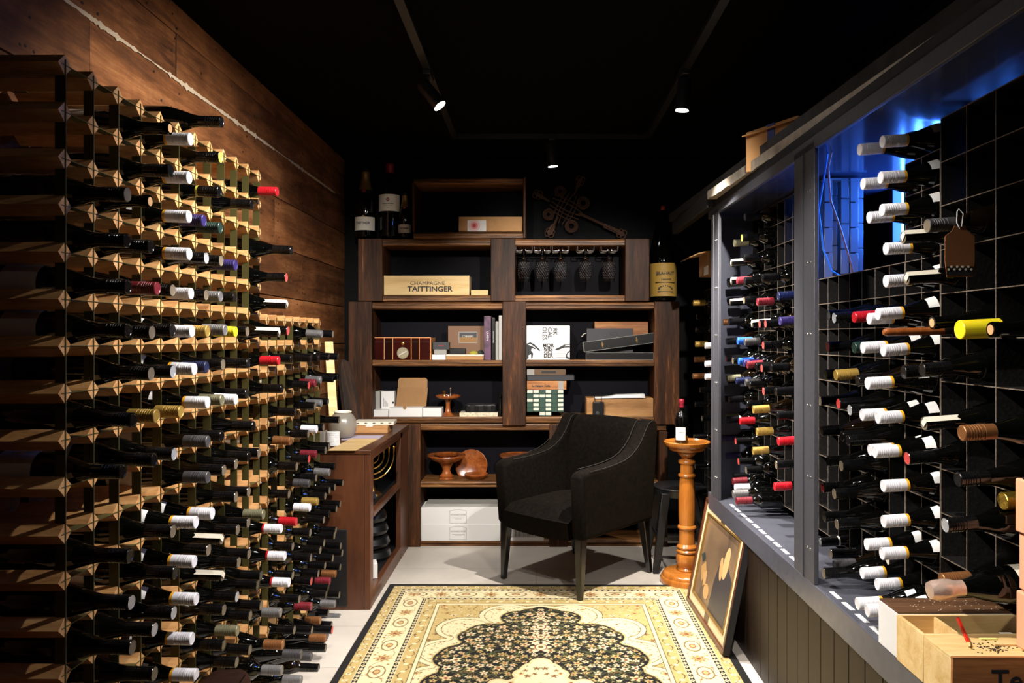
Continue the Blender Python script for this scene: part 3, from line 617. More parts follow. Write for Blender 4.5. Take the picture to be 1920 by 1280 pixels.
MB().box(.014, .54, 3.58, 3.63, ZL, ZT+.006).build('side_panel', 'slate_paint', cab)
MB().box(.016, .03, 3.57, 3.63, 0, ZL-.08).build('corner_board', 'base_board', cab)
MB().box(.03, .54, 3.60, 3.63, 0, ZL-.08).build('side_base', 'base_board', cab)
# old timber beam and metal flashing along the top
def rail(x0, x1, y0, y1, za, zb, dep, jag=0):
    w = MB(); n = 60
    for i in range(n):
        t0, t1 = i/n, (i+1)/n
        xa, xb = x0+(x1-x0)*t0, x0+(x1-x0)*t1; ya, yb = y0+(y1-y0)*t0, y0+(y1-y0)*t1
        j0 = jag*math.sin(i*1.7)*math.sin(i*.51+1); j1 = jag*math.sin((i+1)*1.7)*math.sin((i+1)*.51+1)
        w.quad([(xa, ya, za+j0), (xb, yb, za+j1), (xb, yb, zb), (xa, ya, zb)])
        w.quad([(xa, ya, zb), (xb, yb, zb), (xb+dep, yb, zb), (xa+dep, ya, zb)])
        w.quad([(xa, ya, za+j0), (xb, yb, za+j1), (xb+dep, yb, za+j1), (xa+dep, ya, za+j0)])
    w.quad([(x0, y0, za), (x0, y0, zb), (x0+dep, y0, zb), (x0+dep, y0, za)])
    w.quad([(x1, y1, za), (x1, y1, zb), (x1+dep, y1, zb), (x1+dep, y1, za)])
    return w
bm_ = thing('timber_beam', 'long weathered dark beam with metal flashing running above the grey cabinet', 'beam', (.785, 4.42, CAMZ+.64))
o = rail(0, .147, 0, -3.5, .045, .085, .06, .002).build('beam_timber', 'dark_beam', bm_)
o = rail(-.004, .143, -.02, -3.5, .04, .046, .05, .001).build('beam_lip', 'dark_beam', bm_)
o = rail(.012, .150, -.95, -3.5, .0, .038, .05, .003).build('flashing', 'old_trim', bm_)
MB().box(.02, .06, -.9, 0, -.03, .045).build('beam_end', 'dark_beam', bm_, bevel=.006)

def steel_rack(label, ys, zs, depth=.16, x=1.04):
    t = thing('steel_wine_rack', label, 'wine rack', RW(x, ys[0], zs[0]), -KR)
    w = MB().box(0, depth, -.0013, .0013, 0, zs[-1]-zs[0]); w.mi = 1; w.box(-.0008, 0, -.0013, .0013, 0, zs[-1]-zs[0])
    vd = w.mesh('divider', ['rack_steel', 'worn_edge'], False)
    for y in ys: obj('divider', vd, t, (0, y-ys[0], 0))
    w = MB().box(.001, depth-.001, 0, ys[-1]-ys[0], -.0012, .0012); w.mi = 1; w.box(-.0006, .001, 0, ys[-1]-ys[0], -.0012, .0012)
    sh = w.mesh('rack_shelf', ['rack_steel', 'worn_edge'], False)
    for z in zs: obj('rack_shelf', sh, t, (0, 0, z-zs[0]))
    return t
SZ = [CAMZ-.0625+.0907*j for j in range(-7, 8)]
SY = [1.908+.0907*i for i in range(0, 20)]
steel_rack('full-height black steel bottle rack at the far end of the cabinet', SY[9:20], SZ[:15])
steel_rack('shorter black steel bottle rack below the blue-lit gap', SY[2:10][:-1]+[SY[9]-.004], SZ[:11])
steel_rack('narrow two-column black steel rack filled with white-capped bottles', [SY[0], SY[1], SY[2]-.004], SZ[:14])
steel_rack('black steel rack with large square cells beside the pine boxes', [1.904-.113*i for i in range(3, -1, -1)], [CAMZ+.445-.1115*k for k in range(9, -2, -1)], .17)
steel_rack('short run of large steel cells above the salmon cartons', [1.904-.113*i-.004 for i in range(6, 2, -1)], [CAMZ+.445-.1115*k for k in range(6, -2, -1)], .17)
# lattice end of the far rack, lit by the window
t = thing('steel_lattice_screen', 'blue-lit lattice of short steel strips closing the end of the far rack', 'lattice', RW(1.042, 2.712, CAMZ+.2125), -KR)
rr_ = random.Random(2)
for i in range(5):
    for j in range(4):
        yo = (.0, .034, .006, .0, .03)[i]; zo = (0, .03, .015, 0, .02)[i]
        z0_ = .0907*j+zo; z1_ = min(z0_+.087, .357)
        MB().box(.031*i, .031*i+.0285, yo-.04, yo-.036, z0_, z1_).build('strip', 'lattice_steel', t, bevel=.001, seg=1)
MB().box(0, .155, -.034, -.002, .352, .358).build('top_bar', 'lattice_steel', t)
MB().box(0, .155, -.042, -.0, -.004, .0).build('bottom_bar', 'lattice_steel', t)

# cables
MB().tube([RW(.93, 2.36, ZT+.004)]+[RW(*p) for p in ((.935, 2.40, 1.82), (.94, 2.46, 1.72), (.99, 2.55, 1.60), (1.03, 2.58, 1.53), (1.07, 2.60, 1.512))], .003, 8).build('blue_cable', 'blue_cable').update_tag()
tag(bpy.data.objects['blue_cable'], 'thin blue cable hanging from the cabinet ceiling to the short steel rack', 'cable')
MB().tube([RW(.935, 2.34, ZT+.004)]+[RW(*p) for p in ((.94, 2.38, 1.84), (.98, 2.46, 1.75), (1.03, 2.50, 1.66), (1.07, 2.53, 1.57), (1.10, 2.56, 1.512))], .003, 8).build('pink_cable', 'tan_cable')
tag(bpy.data.objects['pink_cable'], 'thin pinkish cable hanging beside the blue cable in the cabinet', 'cable')

# carton on top
cb = thing('cardboard_carton', 'brown cardboard carton with blue tape on top of the grey cabinet', 'carton', RW(1.02, 2.86, CAMZ+.64), math.radians(28))
MB().box(-.15, .15, -.13, .13, 0, .155).build('carton_body', 'cardboard', cb, bevel=.002)
MB().box(-.153, -.15, -.02, .015, .02, .157).box(-.15, .15, -.02, .015, .155, .157).build('tape', 'blue_tape', cb, smooth=False)
MB().box(-.15, .0, -.14, .13, .158, .162, Matrix.Rotation(math.radians(-8), 4, 'Y')).build('flap', 'cardboard', cb)
MB().box(0, .54, y0c, y1c, CAMZ+.61, CAMZ+.64).build('cabinet_roof', 'black_panel', cab)

# rack in the dark corner beyond the cabinet
t = steel_rack('black steel rack in the dark corner between cabinet and bookcase', [3.80+.0907*i for i in range(0, 12)], [CAMZ-.0625+.0907*j for j in range(-13, 5)], .2, 1.10)
CK = ['o', 'k', 'k', 'o', 'z', 'z', 'k', 'k', 'k', 'k', 'k']
VV = [568, 594, 618, 645, 674, 705, 731, 758, 784, 819, 874]
for i, (cp, v) in enumerate(zip(CK, VV)):
    uu = [1300, 1306, 1304, 1304, 1302, 1299, 1312, 1303, 1316, 1301, 1303][i]
    c = 3+(i*2) % 3
    y = 3.845+.0907*c; z = CAMZ+(632-v)*y/F; tx = (uu-1000)*y/F
    rack_bottle(-1, 'bord', cp, tx, y, z, math.radians(2), '%s wine bottle in the dark corner rack beyond the cabinet, %s down' % (CAPDEF[cp][3], ORD[i+1]), 'wine bottles in the dark corner rack', KR)
for i, v in enumerate((648, 682, 706)):
    y = 3.845; z = CAMZ+(632-v)*y/F
    rack_bottle(-1, 'bord', 'W', (1322-1000)*y/F, y, z, math.radians(2), 'white-ended wine bottle close behind the cabinet corner post, %s of three down' % ORD[i+1], 'wine bottles in the dark corner rack', KR)
# open cardboard flap in that corner
x, z = at(1315, 480, 3.95)
cb = thing('wine_carton', 'open cardboard carton with raised flap sitting high in the dark corner rack', 'carton', (x+.04, 3.95, z-.03))
MB().box(-.03, .14, -.12, .1, -.075, .045).build('carton_body', 'kraft', cb, bevel=.002)
MB().prism([(-.03, .045), (-.08, .035), (-.13, .012), (-.128, .008), (-.08, .028), (-.03, .038)], -.12, .1, 'y').build('flap', 'kraft', cb)
MB().box(-.032, -.0305, -.12, -.02, -.075, -.03).build('carton_label', 'white', cb)
MB().box(1.07-.05-x, .2, -.13, .11, -.085, -.078).build('tray', 'black_steel', cb)

# ------------------------------------------------------------------ bookcase of stacked units
BF = 4.63
def X(u, y=BF): return (u-1005)*y/F
def Z(v, y=BF): return CAMZ+(632-v)*y/F
def plank_mesh(x0, x1, z0, z1, yf, yb, name='shelf'):
    """moulded board: the front edge carries two shallow reeds"""
    h = z1-z0
    prof = [(yb, 0), (yb, h), (yf+.012, h), (yf+.008, h*.93), (yf+.006, h*.80), (yf, h*.72), (yf, h*.56), (yf+.005, h*.50), (yf+.005, h*.44), (yf+.001, h*.38), (yf+.001, h*.14), (yf+.006, h*.06), (yf+.012, 0)]
    return MB().prism([(a, z0+b) for a, b in prof], x0, x1, 'x')
def shelf_unit(label, u0, u1, v0, v1, posts, planks, yf=BF, depth=.30, inner=None):
    x0, x1, z0, z1 = X(u0), X(u1), Z(v1), Z(v0)
    t = thing('shelf_unit', label, 'shelf unit', ((x0+x1)/2, yf+depth/2, z0))
    cx, cy, cz = (x0+x1)/2, yf+depth/2, z0
    def P(name, mb, mat, **k): 
        o = mb.build(name, mat, t, **k); o.location = (-cx, -cy, -cz); return o
    for (a, b_, vt, vb) in posts:
        P('post', MB().box(X(a), X(b_), yf, yf+depth-.02, Z(vb), Z(vt)), 'walnut_v', bevel=.004)
    for (a, b_, vt, vb) in planks:
        P('shelf', plank_mesh(X(a), X(b_), Z(vb), Z(vt), yf+.018, yf+depth-.02), 'walnut_h', smooth=False)
    P('back_panel', MB().box(x0+.01, x1-.01, yf+depth-.02, yf+depth-.005, z0+.005, z1-.005), 'shelf_back')
    return t
shelf_unit('bottom shelf unit on the floor behind the armchair', 748, 1252, 793.5, 1026,
           [(750, 788, 796, 1026), (1030, 1064, 796, 1026), (1236, 1252, 808, 1026)],
           [(697, 1250, 795, 808), (788, 1030, 904, 915), (1064, 1236, 904, 915), (788, 1030, 1014, 1026), (1064, 1236, 1014, 1026)])
shelf_unit('widest middle shelf unit holding the mahogany humidor and books', 655, 1275, 564.5, 794,
           [(653, 697, 565, 796), (942, 986, 565, 798), (1227, 1274, 565, 796)],
           [(697, 942, 566, 579), (986, 1227, 566, 579), (697, 942, 675, 687), (986, 1227, 675, 687), (697, 942, 782, 794), (986, 1227, 782, 794)])
shelf_unit('third shelf unit with hanging wine glasses and a champagne crate', 671, 1218, 446.5, 565,
           [(671, 717, 447, 564.5), (920, 966, 447, 564.5), (1172, 1218, 447, 564.5)],
           [(717, 920, 447, 460), (966, 1172, 447, 460), (717, 920, 553, 565), (966, 1172, 553, 565)])
shelf_unit('topmost open box shelf with a cardboard carton in it', 773, 986, 331.5, 447,
           [(773, 777, 343, 434), (981, 986, 332, 446)],
           [(774, 981, 332, 343.5), (774, 981, 434, 446.5)])

def box_thing(name, label, cat, u0, u1, v0, v1, y, depth, mat, parts=True, bevel=.0015, rz=0., group=None, body='body'):
    """a box whose front face covers the given picture rectangle at distance y"""
    xa, zb = at(u0, v1, y); xb, zt = at(u1, v0, y)
    t = thing(name, label, cat, ((xa+xb)/2, y+depth/2, zb), rz, group)
    w_, h_ = xb-xa, zt-zb
    MB().box(-w_/2, w_/2, -depth/2, depth/2, 0, h_).build(body, mat, t, bevel=bevel)
    return t, w_, h_, depth
SY_ = 4.70
# champagne crate
t, w_, h_, d_ = box_thing('champagne_crate', 'long pale wooden champagne crate with black lettering on the third unit', 'crate', 720, 880, 516.5, 553, SY_-.02, .14, 'pine_light', body='crate_body')
text('lettering', 'CHAMPAGNE', .032, 'ink', t, (0.005, -d_/2-.0006, h_*.60), sx=1.12)
text('lettering', 'TAITTINGER', .045, 'ink', t, (0.02, -d_/2-.0006, h_*.30), sx=1.12, ext=.0008, bold=.0012)
MB().box(-w_/2+.003, w_/2-.003, -d_/2-.0008, -d_/2+.01, h_-.004, h_-.0025).build('lid_seam', 'ink', t)
box_thing('wooden_block', 'small pale wooden block beside the champagne crate', 'block', 883, 915, 543.5, 553, SY_-.02, .05, 'pine_light')
# carton on the topmost unit
t, w_, h_, d_ = box_thing('delivery_carton', 'tan carton with white red-dotted sticker in the topmost shelf', 'carton', 860, 979.5, 406, 434, SY_-.03, .12, 'cardboard', body='carton_body')
MB().box(-w_/2+.055, -w_/2+.172, -d_/2-.001, -d_/2, .002, h_-.022).build('sticker', 'white', t)
rc = MB()
for i, (r, m_) in enumerate(((.036, 0), (.022, 1), (.011, 2))):
    rc.mi = m_; rc.lathe([(r, 0), (r*.99, .0004)], 32, Matrix.Translation((-w_/2+.098, -d_/2-.001-.0005*i, h_/2-.010))@Matrix.Rotation(PI/2, 4, 'X'))
rc.build('red_rings', [plain('pink_ring', srgb(226, 190, 188)), plain('rose_ring', srgb(214, 130, 128)), plain('red_dot', srgb(190, 40, 44))], t)

# standing bottles on top
def standing(name, label, u, vt, vb, y, prof, glass='glassdark', extra=None):
    x, z = at(u, vb, y); _, zt = at(u, vt, y)
    H = zt-z
    t = thing(name, label, 'bottle', (x, y, z)); k = H/prof[-1][1]
    MB().lathe([(r*k, h*k) for r, h in smooth_prof(prof)], 32).build('bottle_body', glass, t, angle=50)
    return t, k
CH = [(.034, .004), (.041, 0), (.0445, .007), (.0445, .135), (.043, .155), (.036, .185), (.026, .215), (.0185, .245), (.0155, .27), (.0165, .272), (.0165, .283), (.0145, .284), (.0145, .300)]
def champ(label, u, vt, vb, y):
    t, k = standing('champagne_bottle', label, u, vt, vb, y, CH)
    MB().lathe([(.0305*k, .206*k), (.0225*k, .235*k), (.0172*k, .268*k), (.0178*k, .2695*k), (.0178*k, .284*k), (.0150*k, .29*k)], 28).build('gold_foil', 'gold', t, angle=60)
    MB().lathe([(.0352*k, .192*k), (.0308*k, .204*k)], 28, cap0=False, cap1=False).build('neck_band', 'ink', t)
    MB().lathe([(.009*k, 0), (.0085*k, .001)], 20, Matrix.Translation((0, -.0335*k, .199*k))@Matrix.Rotation(PI/2, 4, 'X')).build('red_seal', plain('seal_red', srgb(130, 24, 30)), t)
    MB().lathe([(.0165*k, .284*k), (.0172*k, .288*k), (.0172*k, .297*k), (.014*k, .304*k), (.004*k, .306*k)], 24).build('black_cap', 'ink', t, angle=50)
    P2 = [(r, h) for r, h in CH]
    lb = patch(CH, .028, .086, math.radians(-160), math.radians(-20), 'label', 'label_cream', 2, 24)
    lb.transform(Matrix.Scale(k, 4)); l = obj('label', lb, t)
    text('lettering', 'TAITTINGER', .0155*k, 'ink', l, (0, -.0466*k, .058*k), sx=.66, bold=.0004)
    MB().lathe([(.007*k, 0), (.0065*k, .001)], 20, Matrix.Translation((0, -.0448*k, .086*k))@Matrix.Rotation(PI/2, 4, 'X')).build('gold_crest', 'gold', l)
    return t
champ('large champagne bottle with gold foil neck, first of three atop the unit', 685.5, 317, 446, 4.78)
champ('small champagne bottle with gold foil neck beside the open box shelf', 759.5, 363, 446, 4.74)
MAG = [(.034, .004), (.039, 0), (.0415, .007), (.0415, .178), (.039, .192), (.030, .210), (.0195, .226), (.0165, .24), (.0155, .26), (.0155, .298)]
t, k = standing('magnum_bottle', 'tall red-capsuled magnum with white crest label between two champagne bottles', 731, 308, 446, 4.77, MAG)
MB().lathe([(.0162*k, .262*k), (.0162*k, .282*k), (.0178*k, .285*k), (.0178*k, .296*k), (.016*k, .2995*k), (.003*k, .3*k)], 24).build('red_capsule', plain('capsule_wine', srgb(118, 18, 30), .4), t, angle=40)
lb = patch(MAG, .103, .170, math.radians(-165), math.radians(-15), 'label', 'label_cream', 2, 24); lb.transform(Matrix.Scale(k, 4)); l = obj('label', lb, t)
w = MB()
for a, b_ in ((.0036, .0036), (-.0036, .0036), (.0036, -.0036), (-.0036, -.0036)):
    w.box(a*k-.0028*k, a*k+.0028*k, -.0441*k, -.0430*k, (.149+b_)*k-.0028*k, (.149+b_)*k+.0028*k, Matrix.Translation((0, 0, .149*k))@Matrix.Rotation(PI/4, 4, 'Y')@Matrix.Translation((0, 0, -.149*k)))
w.build('red_emblem', 'ink_red', l)
w = MB(); w.box(-.022*k, .022*k, -.0440*k, -.0370*k, .1305*k, .1325*k); w.box(-.016*k, .016*k, -.0440*k, -.0390*k, .124*k, .1252*k); w.box(-.005*k, .005*k, -.0440*k, -.0430*k, .1145*k, .116*k)
w.build('label_print', 'ink_grey', l)
# giant bottle with yellow label
BIG = [(.032, .004), (.0375, 0), (.0405, .007), (.0405, .120), (.0392, .137), (.0345, .165), (.0275, .200), (.0205, .232), (.0142, .262), (.0088, .285), (.0072, .298)]
t, k = standing('giant_wine_bottle', 'giant dark wine bottle with wide yellow label at the end of the bookcase', 1243.5, 388, 564, 4.76, BIG)
MB().lathe([(.0088*k, .287*k), (.0086*k, .290*k), (.0080*k, .298*k), (.0065*k, .301*k), (.002*k, .302*k)], 24).build('wax_top', plain('wax_orange', srgb(150, 44, 20), .4), t, angle=40)
lb = patch(BIG, .013, .117, math.radians(-175), math.radians(-5), 'label', 'label_yellow', 2, 28); lb.transform(Matrix.Scale(k, 4)); l = obj('label', lb, t)
text('lettering', 'BILA-HAUT', .0150*k, 'ink', l, (-.001*k, -.0431*k, .084*k), sx=.74, ext=.0012, bold=.0004)
text('lettering', "L'esquerda", .009*k, 'ink', l, (.002*k, -.0431*k, .066*k), sx=.8, ext=.0012)
w = MB(); w.box(-.030*k, .030*k, -.0430*k, -.0300*k, .0555*k, .0563*k)
for i in range(9): 
    a = PI*i/8; w.box(-.002*k, .002*k, -.0430*k, -.0360*k, 0, .003*k, Matrix.Translation((.02*k*math.cos(a), 0, (.034+.010*math.sin(a))*k)))
w.box(-.024*k, .024*k, -.0430*k, -.0340*k, .0265*k, .0285*k)
w.build('label_print', 'ink', l)

# hanging wine glasses
GLS = [(.001, 0), (.031, .001), (.033, .0025), (.031, .004), (.006, .007), (.0038, .015), (.0036, .040), (.005, .048), (.013, .056), (.027, .070), (.0365, .092), (.0405, .118), (.0395, .150), (.0345, .195), (.0335, .195), (.0382, .150), (.0390, .118), (.0350, .094), (.0258, .073), (.012, .060), (.001, .057)]
gm = MB().lathe([(r*.98, h*1.02) for r, h in GLS], 32).mesh('glass_bowl', 'glass', angle=60)
# pale metallic beads added to imitate the sparkle of the cut crystal
w = MB(); gr = random.Random(8)
for j in range(9):
    hz = .082+.0115*j; rr = .0385-.012*abs((hz-.125)/.07)**1.6
    for i in range(14):
        a = 2*PI*(i+.5*(j % 2))/14; s_ = .0013+.0010*gr.random()
        w.lathe([(.0003, -s_), (s_, 0), (.0003, s_)], 5, Matrix.Translation((rr*math.cos(a), rr*math.sin(a), hz))@Matrix.Rotation(gr.uniform(0, 3), 4, 'X'))
sparkle_beads = w.mesh('cut_facets', plain('cut_crystal', (.9, .9, .92, 1), .3, .75), False)  # pale metallic beads imitating sparkle
for i, u in enumerate((982.5, 1017, 1051, 1097.5, 1141.5)):
    y = 4.72; x, zr = at(u, 472, y)
    nm = ORD[i+1]
    h = thing('glass_hanger', 'chrome glass hanger under the plank, %s of five from the champagne crate' % nm, 'hanger', (x, y, Z(460)), group=None)
    dz = zr-Z(460)
    for yo in (-.05, .05):
        MB().tube([(-.052, yo, 0), (-.051, yo, dz+.004), (-.047, yo, dz), (-.014, yo, dz), (-.012, yo, dz+.004), (-.012, yo, dz+.012)], .003, 8).build('hanger_wire', 'chrome', h)
        MB().tube([(.052, yo, 0), (.051, yo, dz+.004), (.047, yo, dz), (.014, yo, dz), (.012, yo, dz+.004), (.012, yo, dz+.012)], .003, 8).build('hanger_wire', 'chrome', h)
    w = MB()
    for sx in (-1, 1): w.tube([(.012*sx, -.06, dz+.004), (.012*sx, .06, dz+.004)], .0022, 8)
    w.build('hanger_rail', 'chrome', h)
    g = obj('wine_glass', gm, None, (x, y, zr+.0105), (PI, 0, .4*i))
    obj('cut_facets', sparkle_beads, g)  # added beads imitating the sparkle
    tag(g, 'clear wine glass hanging upside down, %s of five from the champagne crate' % nm, 'wine glass', 'wine glasses hanging under the plank')

# woven rattan ornament
def rnd_loop(cx, cz, r, n=20, y=0, e=1.): return [(cx+r*math.cos(2*PI*i/n), y+.003*math.sin(4*PI*i/n), cz+e*r*math.sin(2*PI*i/n)) for i in range(n)]
oy = 4.89
ox, oz = at(1061, 391, oy)
t = thing('rattan_ornament', 'dark woven rattan knot ornament leaning against the black block wall', 'ornament', (ox, oy, Z(446)))
oz -= Z(446)
A = Matrix.Rotation(math.radians(-18), 4, 'Y')
w = MB()
for k_ in range(5):
    o_ = -.048+.024*k_
    for dirn in (0, 1):
        pts = []
        for i in range(21):
            s_ = -.105+.0105*i; bend = .010*math.sin(i*PI/20)*(1 if o_ > 0 else -1)
            p = (s_, .004*math.cos(i*PI/2+k_*PI+dirn*PI), o_+bend) if dirn == 0 else (o_+bend, .004*math.cos(i*PI/2+k_*PI), s_)
            q = A@Matrix.Rotation(math.radians(45), 4, 'Y')@Vector(p); pts.append((q.x, q.y, q.z+oz))
        w.tube(pts, .0036, 6)
for (cx_, cz_, r_) in ((0, .12, .034), (.0, -.12, .04), (.12, 0, .04), (-.12, .0, .034)):
    for rr in (r_, r_-.009, r_-.018):
        q = A@Vector((cx_, 0, cz_)); w.tube(rnd_loop(q.x, q.z+oz, rr, y=.004), .0034, 6, closed=True)
w.build('woven_knot', 'rattan', t)
def pole(p0, p1, r, name):
    w = MB()
    for j in range(3):
        a = j*2.1; w.tube([(p0[0]+r*.6*math.cos(a), r*.6*math.sin(a), p0[1]+r*.4*math.cos(a)), (p1[0]+r*.6*math.cos(a), r*.6*math.sin(a), p1[1]+r*.4*math.cos(a))], r*.55, 6)
    n = 7
    for i in range(n):
        f = .62+.38*i/(n-1); c = (p0[0]+(p1[0]-p0[0])*f, p0[1]+(p1[1]-p0[1])*f); w.tube(rnd_loop(c[0], c[1], r*1.5, 10), .003, 5, closed=True)
    for j in range(4):
        a = j*PI/2+.4; w.tube(rnd_loop(p1[0]+.017*math.cos(a), max(p1[1]+.015*math.sin(a), .019), .0165, 14, y=.003*j), .0034, 6, closed=True)
    w.build(name, 'rattan', t)
def rel(u, v): a, b_ = at(u, v, oy); return (a-ox, b_-Z(446))
pole(rel(1085, 400), rel(1166, 438), .009, 'handle')
pole(rel(1045, 408), rel(1031, 436), .010, 'stem')
pole(rel(1030, 378), rel(1008, 364), .007, 'arm')
pole(rel(1076, 366), rel(1088, 338), .007, 'arm')

# ---- widest unit, upper row
t, w_, h_, d_ = box_thing('humidor', 'glossy mahogany humidor with round brass dial and pale inlay stripes', 'humidor', 702.5, 808, 632, 674.5, SY_-.03, .2, 'humidor', bevel=.003, body='case')
for (a, b_) in ((-.325, -.18), (.155, .29)):
    MB().box(a*w_, b_*w_, -d_/2-.0006, -d_/2+.001, .002, h_-.008).build('dark_veneer', 'humidor_dark', t)
w = MB()
for a in (-.33, -.178, .15, .293): w.box(a*w_-.0022, a*w_+.0022, -d_/2-.001, -d_/2+.001, .001, h_-.005)
w.box(w_/2-.006, w_/2+.0006, -d_/2-.001, d_/2, .001, h_-.002); w.box(-w_/2, w_/2, -d_/2-.0012, -d_/2+.001, h_-.005, h_+.0004)
w.build('inlay_stripes', 'inlay', t)
MB().box(-w_/2+.002, w_/2-.002, -d_/2-.0012, -d_/2+.001, h_*.785, h_*.795).build('lid_seam', 'ink', t)
w = MB(); w.lathe([(.0365, 0), (.0365, .004), (.034, .006), (.0325, .0045), (.001, .0045)], 36, Matrix.Translation((0, -d_/2, .043))@Matrix.Rotation(PI/2, 4, 'X'))
dl = w.build('hygrometer', plain('dial_face', srgb(176, 166, 138), .3, .35), t, angle=25)
MB().box(-.026, .026, -d_/2-.0060, -d_/2-.005, .040, .044, Matrix.Translation((0, 0, .042))@Matrix.Rotation(math.radians(-28), 4, 'Y')@Matrix.Translation((0, 0, -.042))).build('needle', 'white', dl)
MB().lathe([(.010, 0), (.010, .002), (.006, .003), (.004, .001), (.001, .001)], 20, Matrix.Translation((0, -d_/2, h_*.715))@Matrix.Rotation(PI/2, 4, 'X')).build('lock', 'brass', t)
box_thing('gift_box', 'small white box at the bottom of the stack beside the humidor', 'box', 810, 835.5, 664.5, 674.5, SY_-.03, .08, 'white', body='box_body')
box_thing('gift_box', 'small off-white box under the charcoal box beside the humidor', 'box', 814, 837, 655, 664, SY_-.025, .06, 'grey_card', body='box_body')
t, w_, h_, d_ = box_thing('gift_box', 'small charcoal hinged box with red lettering, topmost beside the humidor', 'box', 811.5, 842, 641, 655, SY_-.02, .06, 'charcoal', body='box_body')
MB().box(-.018, .018, -d_/2-.0008, -d_/2, .022, .027).build('lettering', 'ink_red', t)
MB().tube([(w_/2, -.02, h_-.006), (w_/2+.004, -.028, h_*.4), (w_/2+.002, -.03, -.01)], .0015, 6).build('cord', 'brass', t)
t, w_, h_, d_ = box_thing('cigar_box', 'brown cigar box propped upright with a silver-framed label', 'cigar box', 840, 908, 611, 664.5, SY_+.05, .04, plain('brown_cigar_box', srgb(118, 84, 58), .6), body='lid')
lx, lz = (877-874)*4.75/F, h_*.60
MB().box(lx-.058, lx+.062, -d_/2-.001, -d_/2, lz-.036, lz+.036).build('label_frame', 'grey_card', t, bevel=.002)
MB().box(lx-.053, lx+.057, -d_/2-.0018, -d_/2, lz+.0, lz+.031).build('label_top', 'charcoal', t)
MB().box(lx-.053, lx+.057, -d_/2-.0018, -d_/2, lz-.031, lz-.0).build('label_base', plain('label_ochre', srgb(140, 98, 40)), t)
text('lettering', "COBBER'S", .017, 'label_cream', t, (lx, -d_/2-.0022, lz+.006))
t, w_, h_, d_ = box_thing('cigar_box', 'flat open cigar box with amber edge lying under the propped one', 'cigar box', 836, 907, 664.5, 674.5, SY_-.03, .12, 'box_oak', body='box_body')
MB().box(-w_/2+.001, w_/2, -d_/2-.0006, 0, h_-.008, h_+.0006).build('paper_edge', 'label_cream', t)
box_thing('leather_wallet', 'black leather wallet standing on the flat cigar box', 'wallet', 842.5, 873, 652.5, 663.5, SY_+.005, .03, 'black_plastic', bevel=.004, body='wallet_body')
w = MB().lathe([(.026, 0), (.03, .006), (.024, .016), (.012, .022), (.001, .023)], 20)
x, z = at(888, 664, SY_+.03); tag(w.build('yellow_cloth', plain('yellow_cloth', srgb(168, 158, 60), .8, bump=.6, bscale=60), None, (x, SY_+.02, z)), 'crumpled yellow-green cloth on the flat cigar box', 'cloth')
x, z = at(901, 664, SY_+.04); tag(MB().lathe([(.02, 0), (.024, .01), (.018, .02), (.006, .026), (.001, .026)], 20).build('green_pouch', plain('green_pouch', srgb(46, 54, 50), .8, bump=.5, bscale=60), None, (x, SY_+.045, z)), 'small dark green pouch beside the yellow cloth', 'pouch')
# books
def book(label, u0, u1, v0, mat, spine=None, tmat='white'):
    t, w_, h_, d_ = box_thing('book', label, 'book', u0, u1, v0, 675, SY_-.045, .17, mat, bevel=.0012, body='cover')
    MB().box(-w_/2+.0025, w_/2-.0025, -d_/2+.004, d_/2+.001, h_-.001, h_+.0007).build('pages', 'label_cream', t)
    if spine: text('spine_lettering', spine, w_*.42, tmat, t, (0, -d_/2-.0008, h_*.55), rot=(PI/2, PI/2, 0))
book('thick purple patterned hardback upright near the middle post', 907.5, 920.5, 592.5, 'plum', 'QUEEN')
book('slim black book with white spine lettering next to the purple hardback', 922, 928, 596, 'black_card', 'AUSTRALIAN WINE')
book('plain beige-grey book between the black book and the tallest grey one', 929, 934.5, 602.5, 'grey_card')
book('tallest pale grey book pressed against the middle post', 935.2, 941.5, 591.5, plain('pale_grey_cover', srgb(178, 176, 174)))

# ---- widest unit, lower row
t, w_, h_, d_ = box_thing('wrapped_carton', 'grey-white carton in the shelf corner, nearest the post', 'carton', 698, 712.5, 733.5, 768, SY_+.04, .1, 'grey_card', body='box_body')
t, w_, h_, d_ = box_thing('card_box', 'white upright card box with faint print behind the open mailer', 'box', 715, 739, 733.5, 768, SY_+.03, .05, 'white', body='box_body')
w = MB()
for i in range(5): w.box(-.026+.006*i, -.0235+.006*i, -d_/2-.0006, -d_/2, .02, .075-.008*i)
w.build('print', 'ink_grey', t); MB().lathe([(.006, 0), (.006, .003), (.003, .003), (.003, 0)], 16, Matrix.Translation((.034, -d_/2, .046))@Matrix.Rotation(PI/2, 4, 'X')).build('button', 'ink', t)
box_thing('small_carton', 'low white carton in front of the upright card box', 'carton', 700.5, 728, 768, 781.5, SY_-.03, .09, 'white', body='box_body')
t, w_, h_, d_ = box_thing('mailer_box', 'open kraft-lined mailer box with its lid standing up', 'box', 729, 791.5, 764, 781.5, SY_-.04, .12, 'white', body='tray')
lid = MB(); hw_ = w_/2
zt_ = at(0, 707, SY_)[1]-at(0, 781.5, SY_-.04)[1]; zf = at(0, 728, SY_)[1]-at(0, 781.5, SY_-.04)[1]
R_ = Matrix.Translation((.014, .035, h_))
lid.prism([(-hw_+.012, 0), (hw_-.002, 0), (hw_+.008, zf-h_), (-hw_+.024, zf-h_)], -.0012, .0012, 'y', R_)
lid.prism([(-hw_+.026, 0), (hw_+.004, 0), (hw_+.004, .045), (hw_+.001, .056), (hw_-.01, .064), (-hw_+.038, .064), (-hw_+.029, .056), (-hw_+.026, .045)], -.0012, .0012, 'y', R_@Matrix.Translation((0, .002, zf-h_))@Matrix.Rotation(math.radians(-9), 4, 'X'))
lid.build('lid', 'kraft', t, smooth=False)
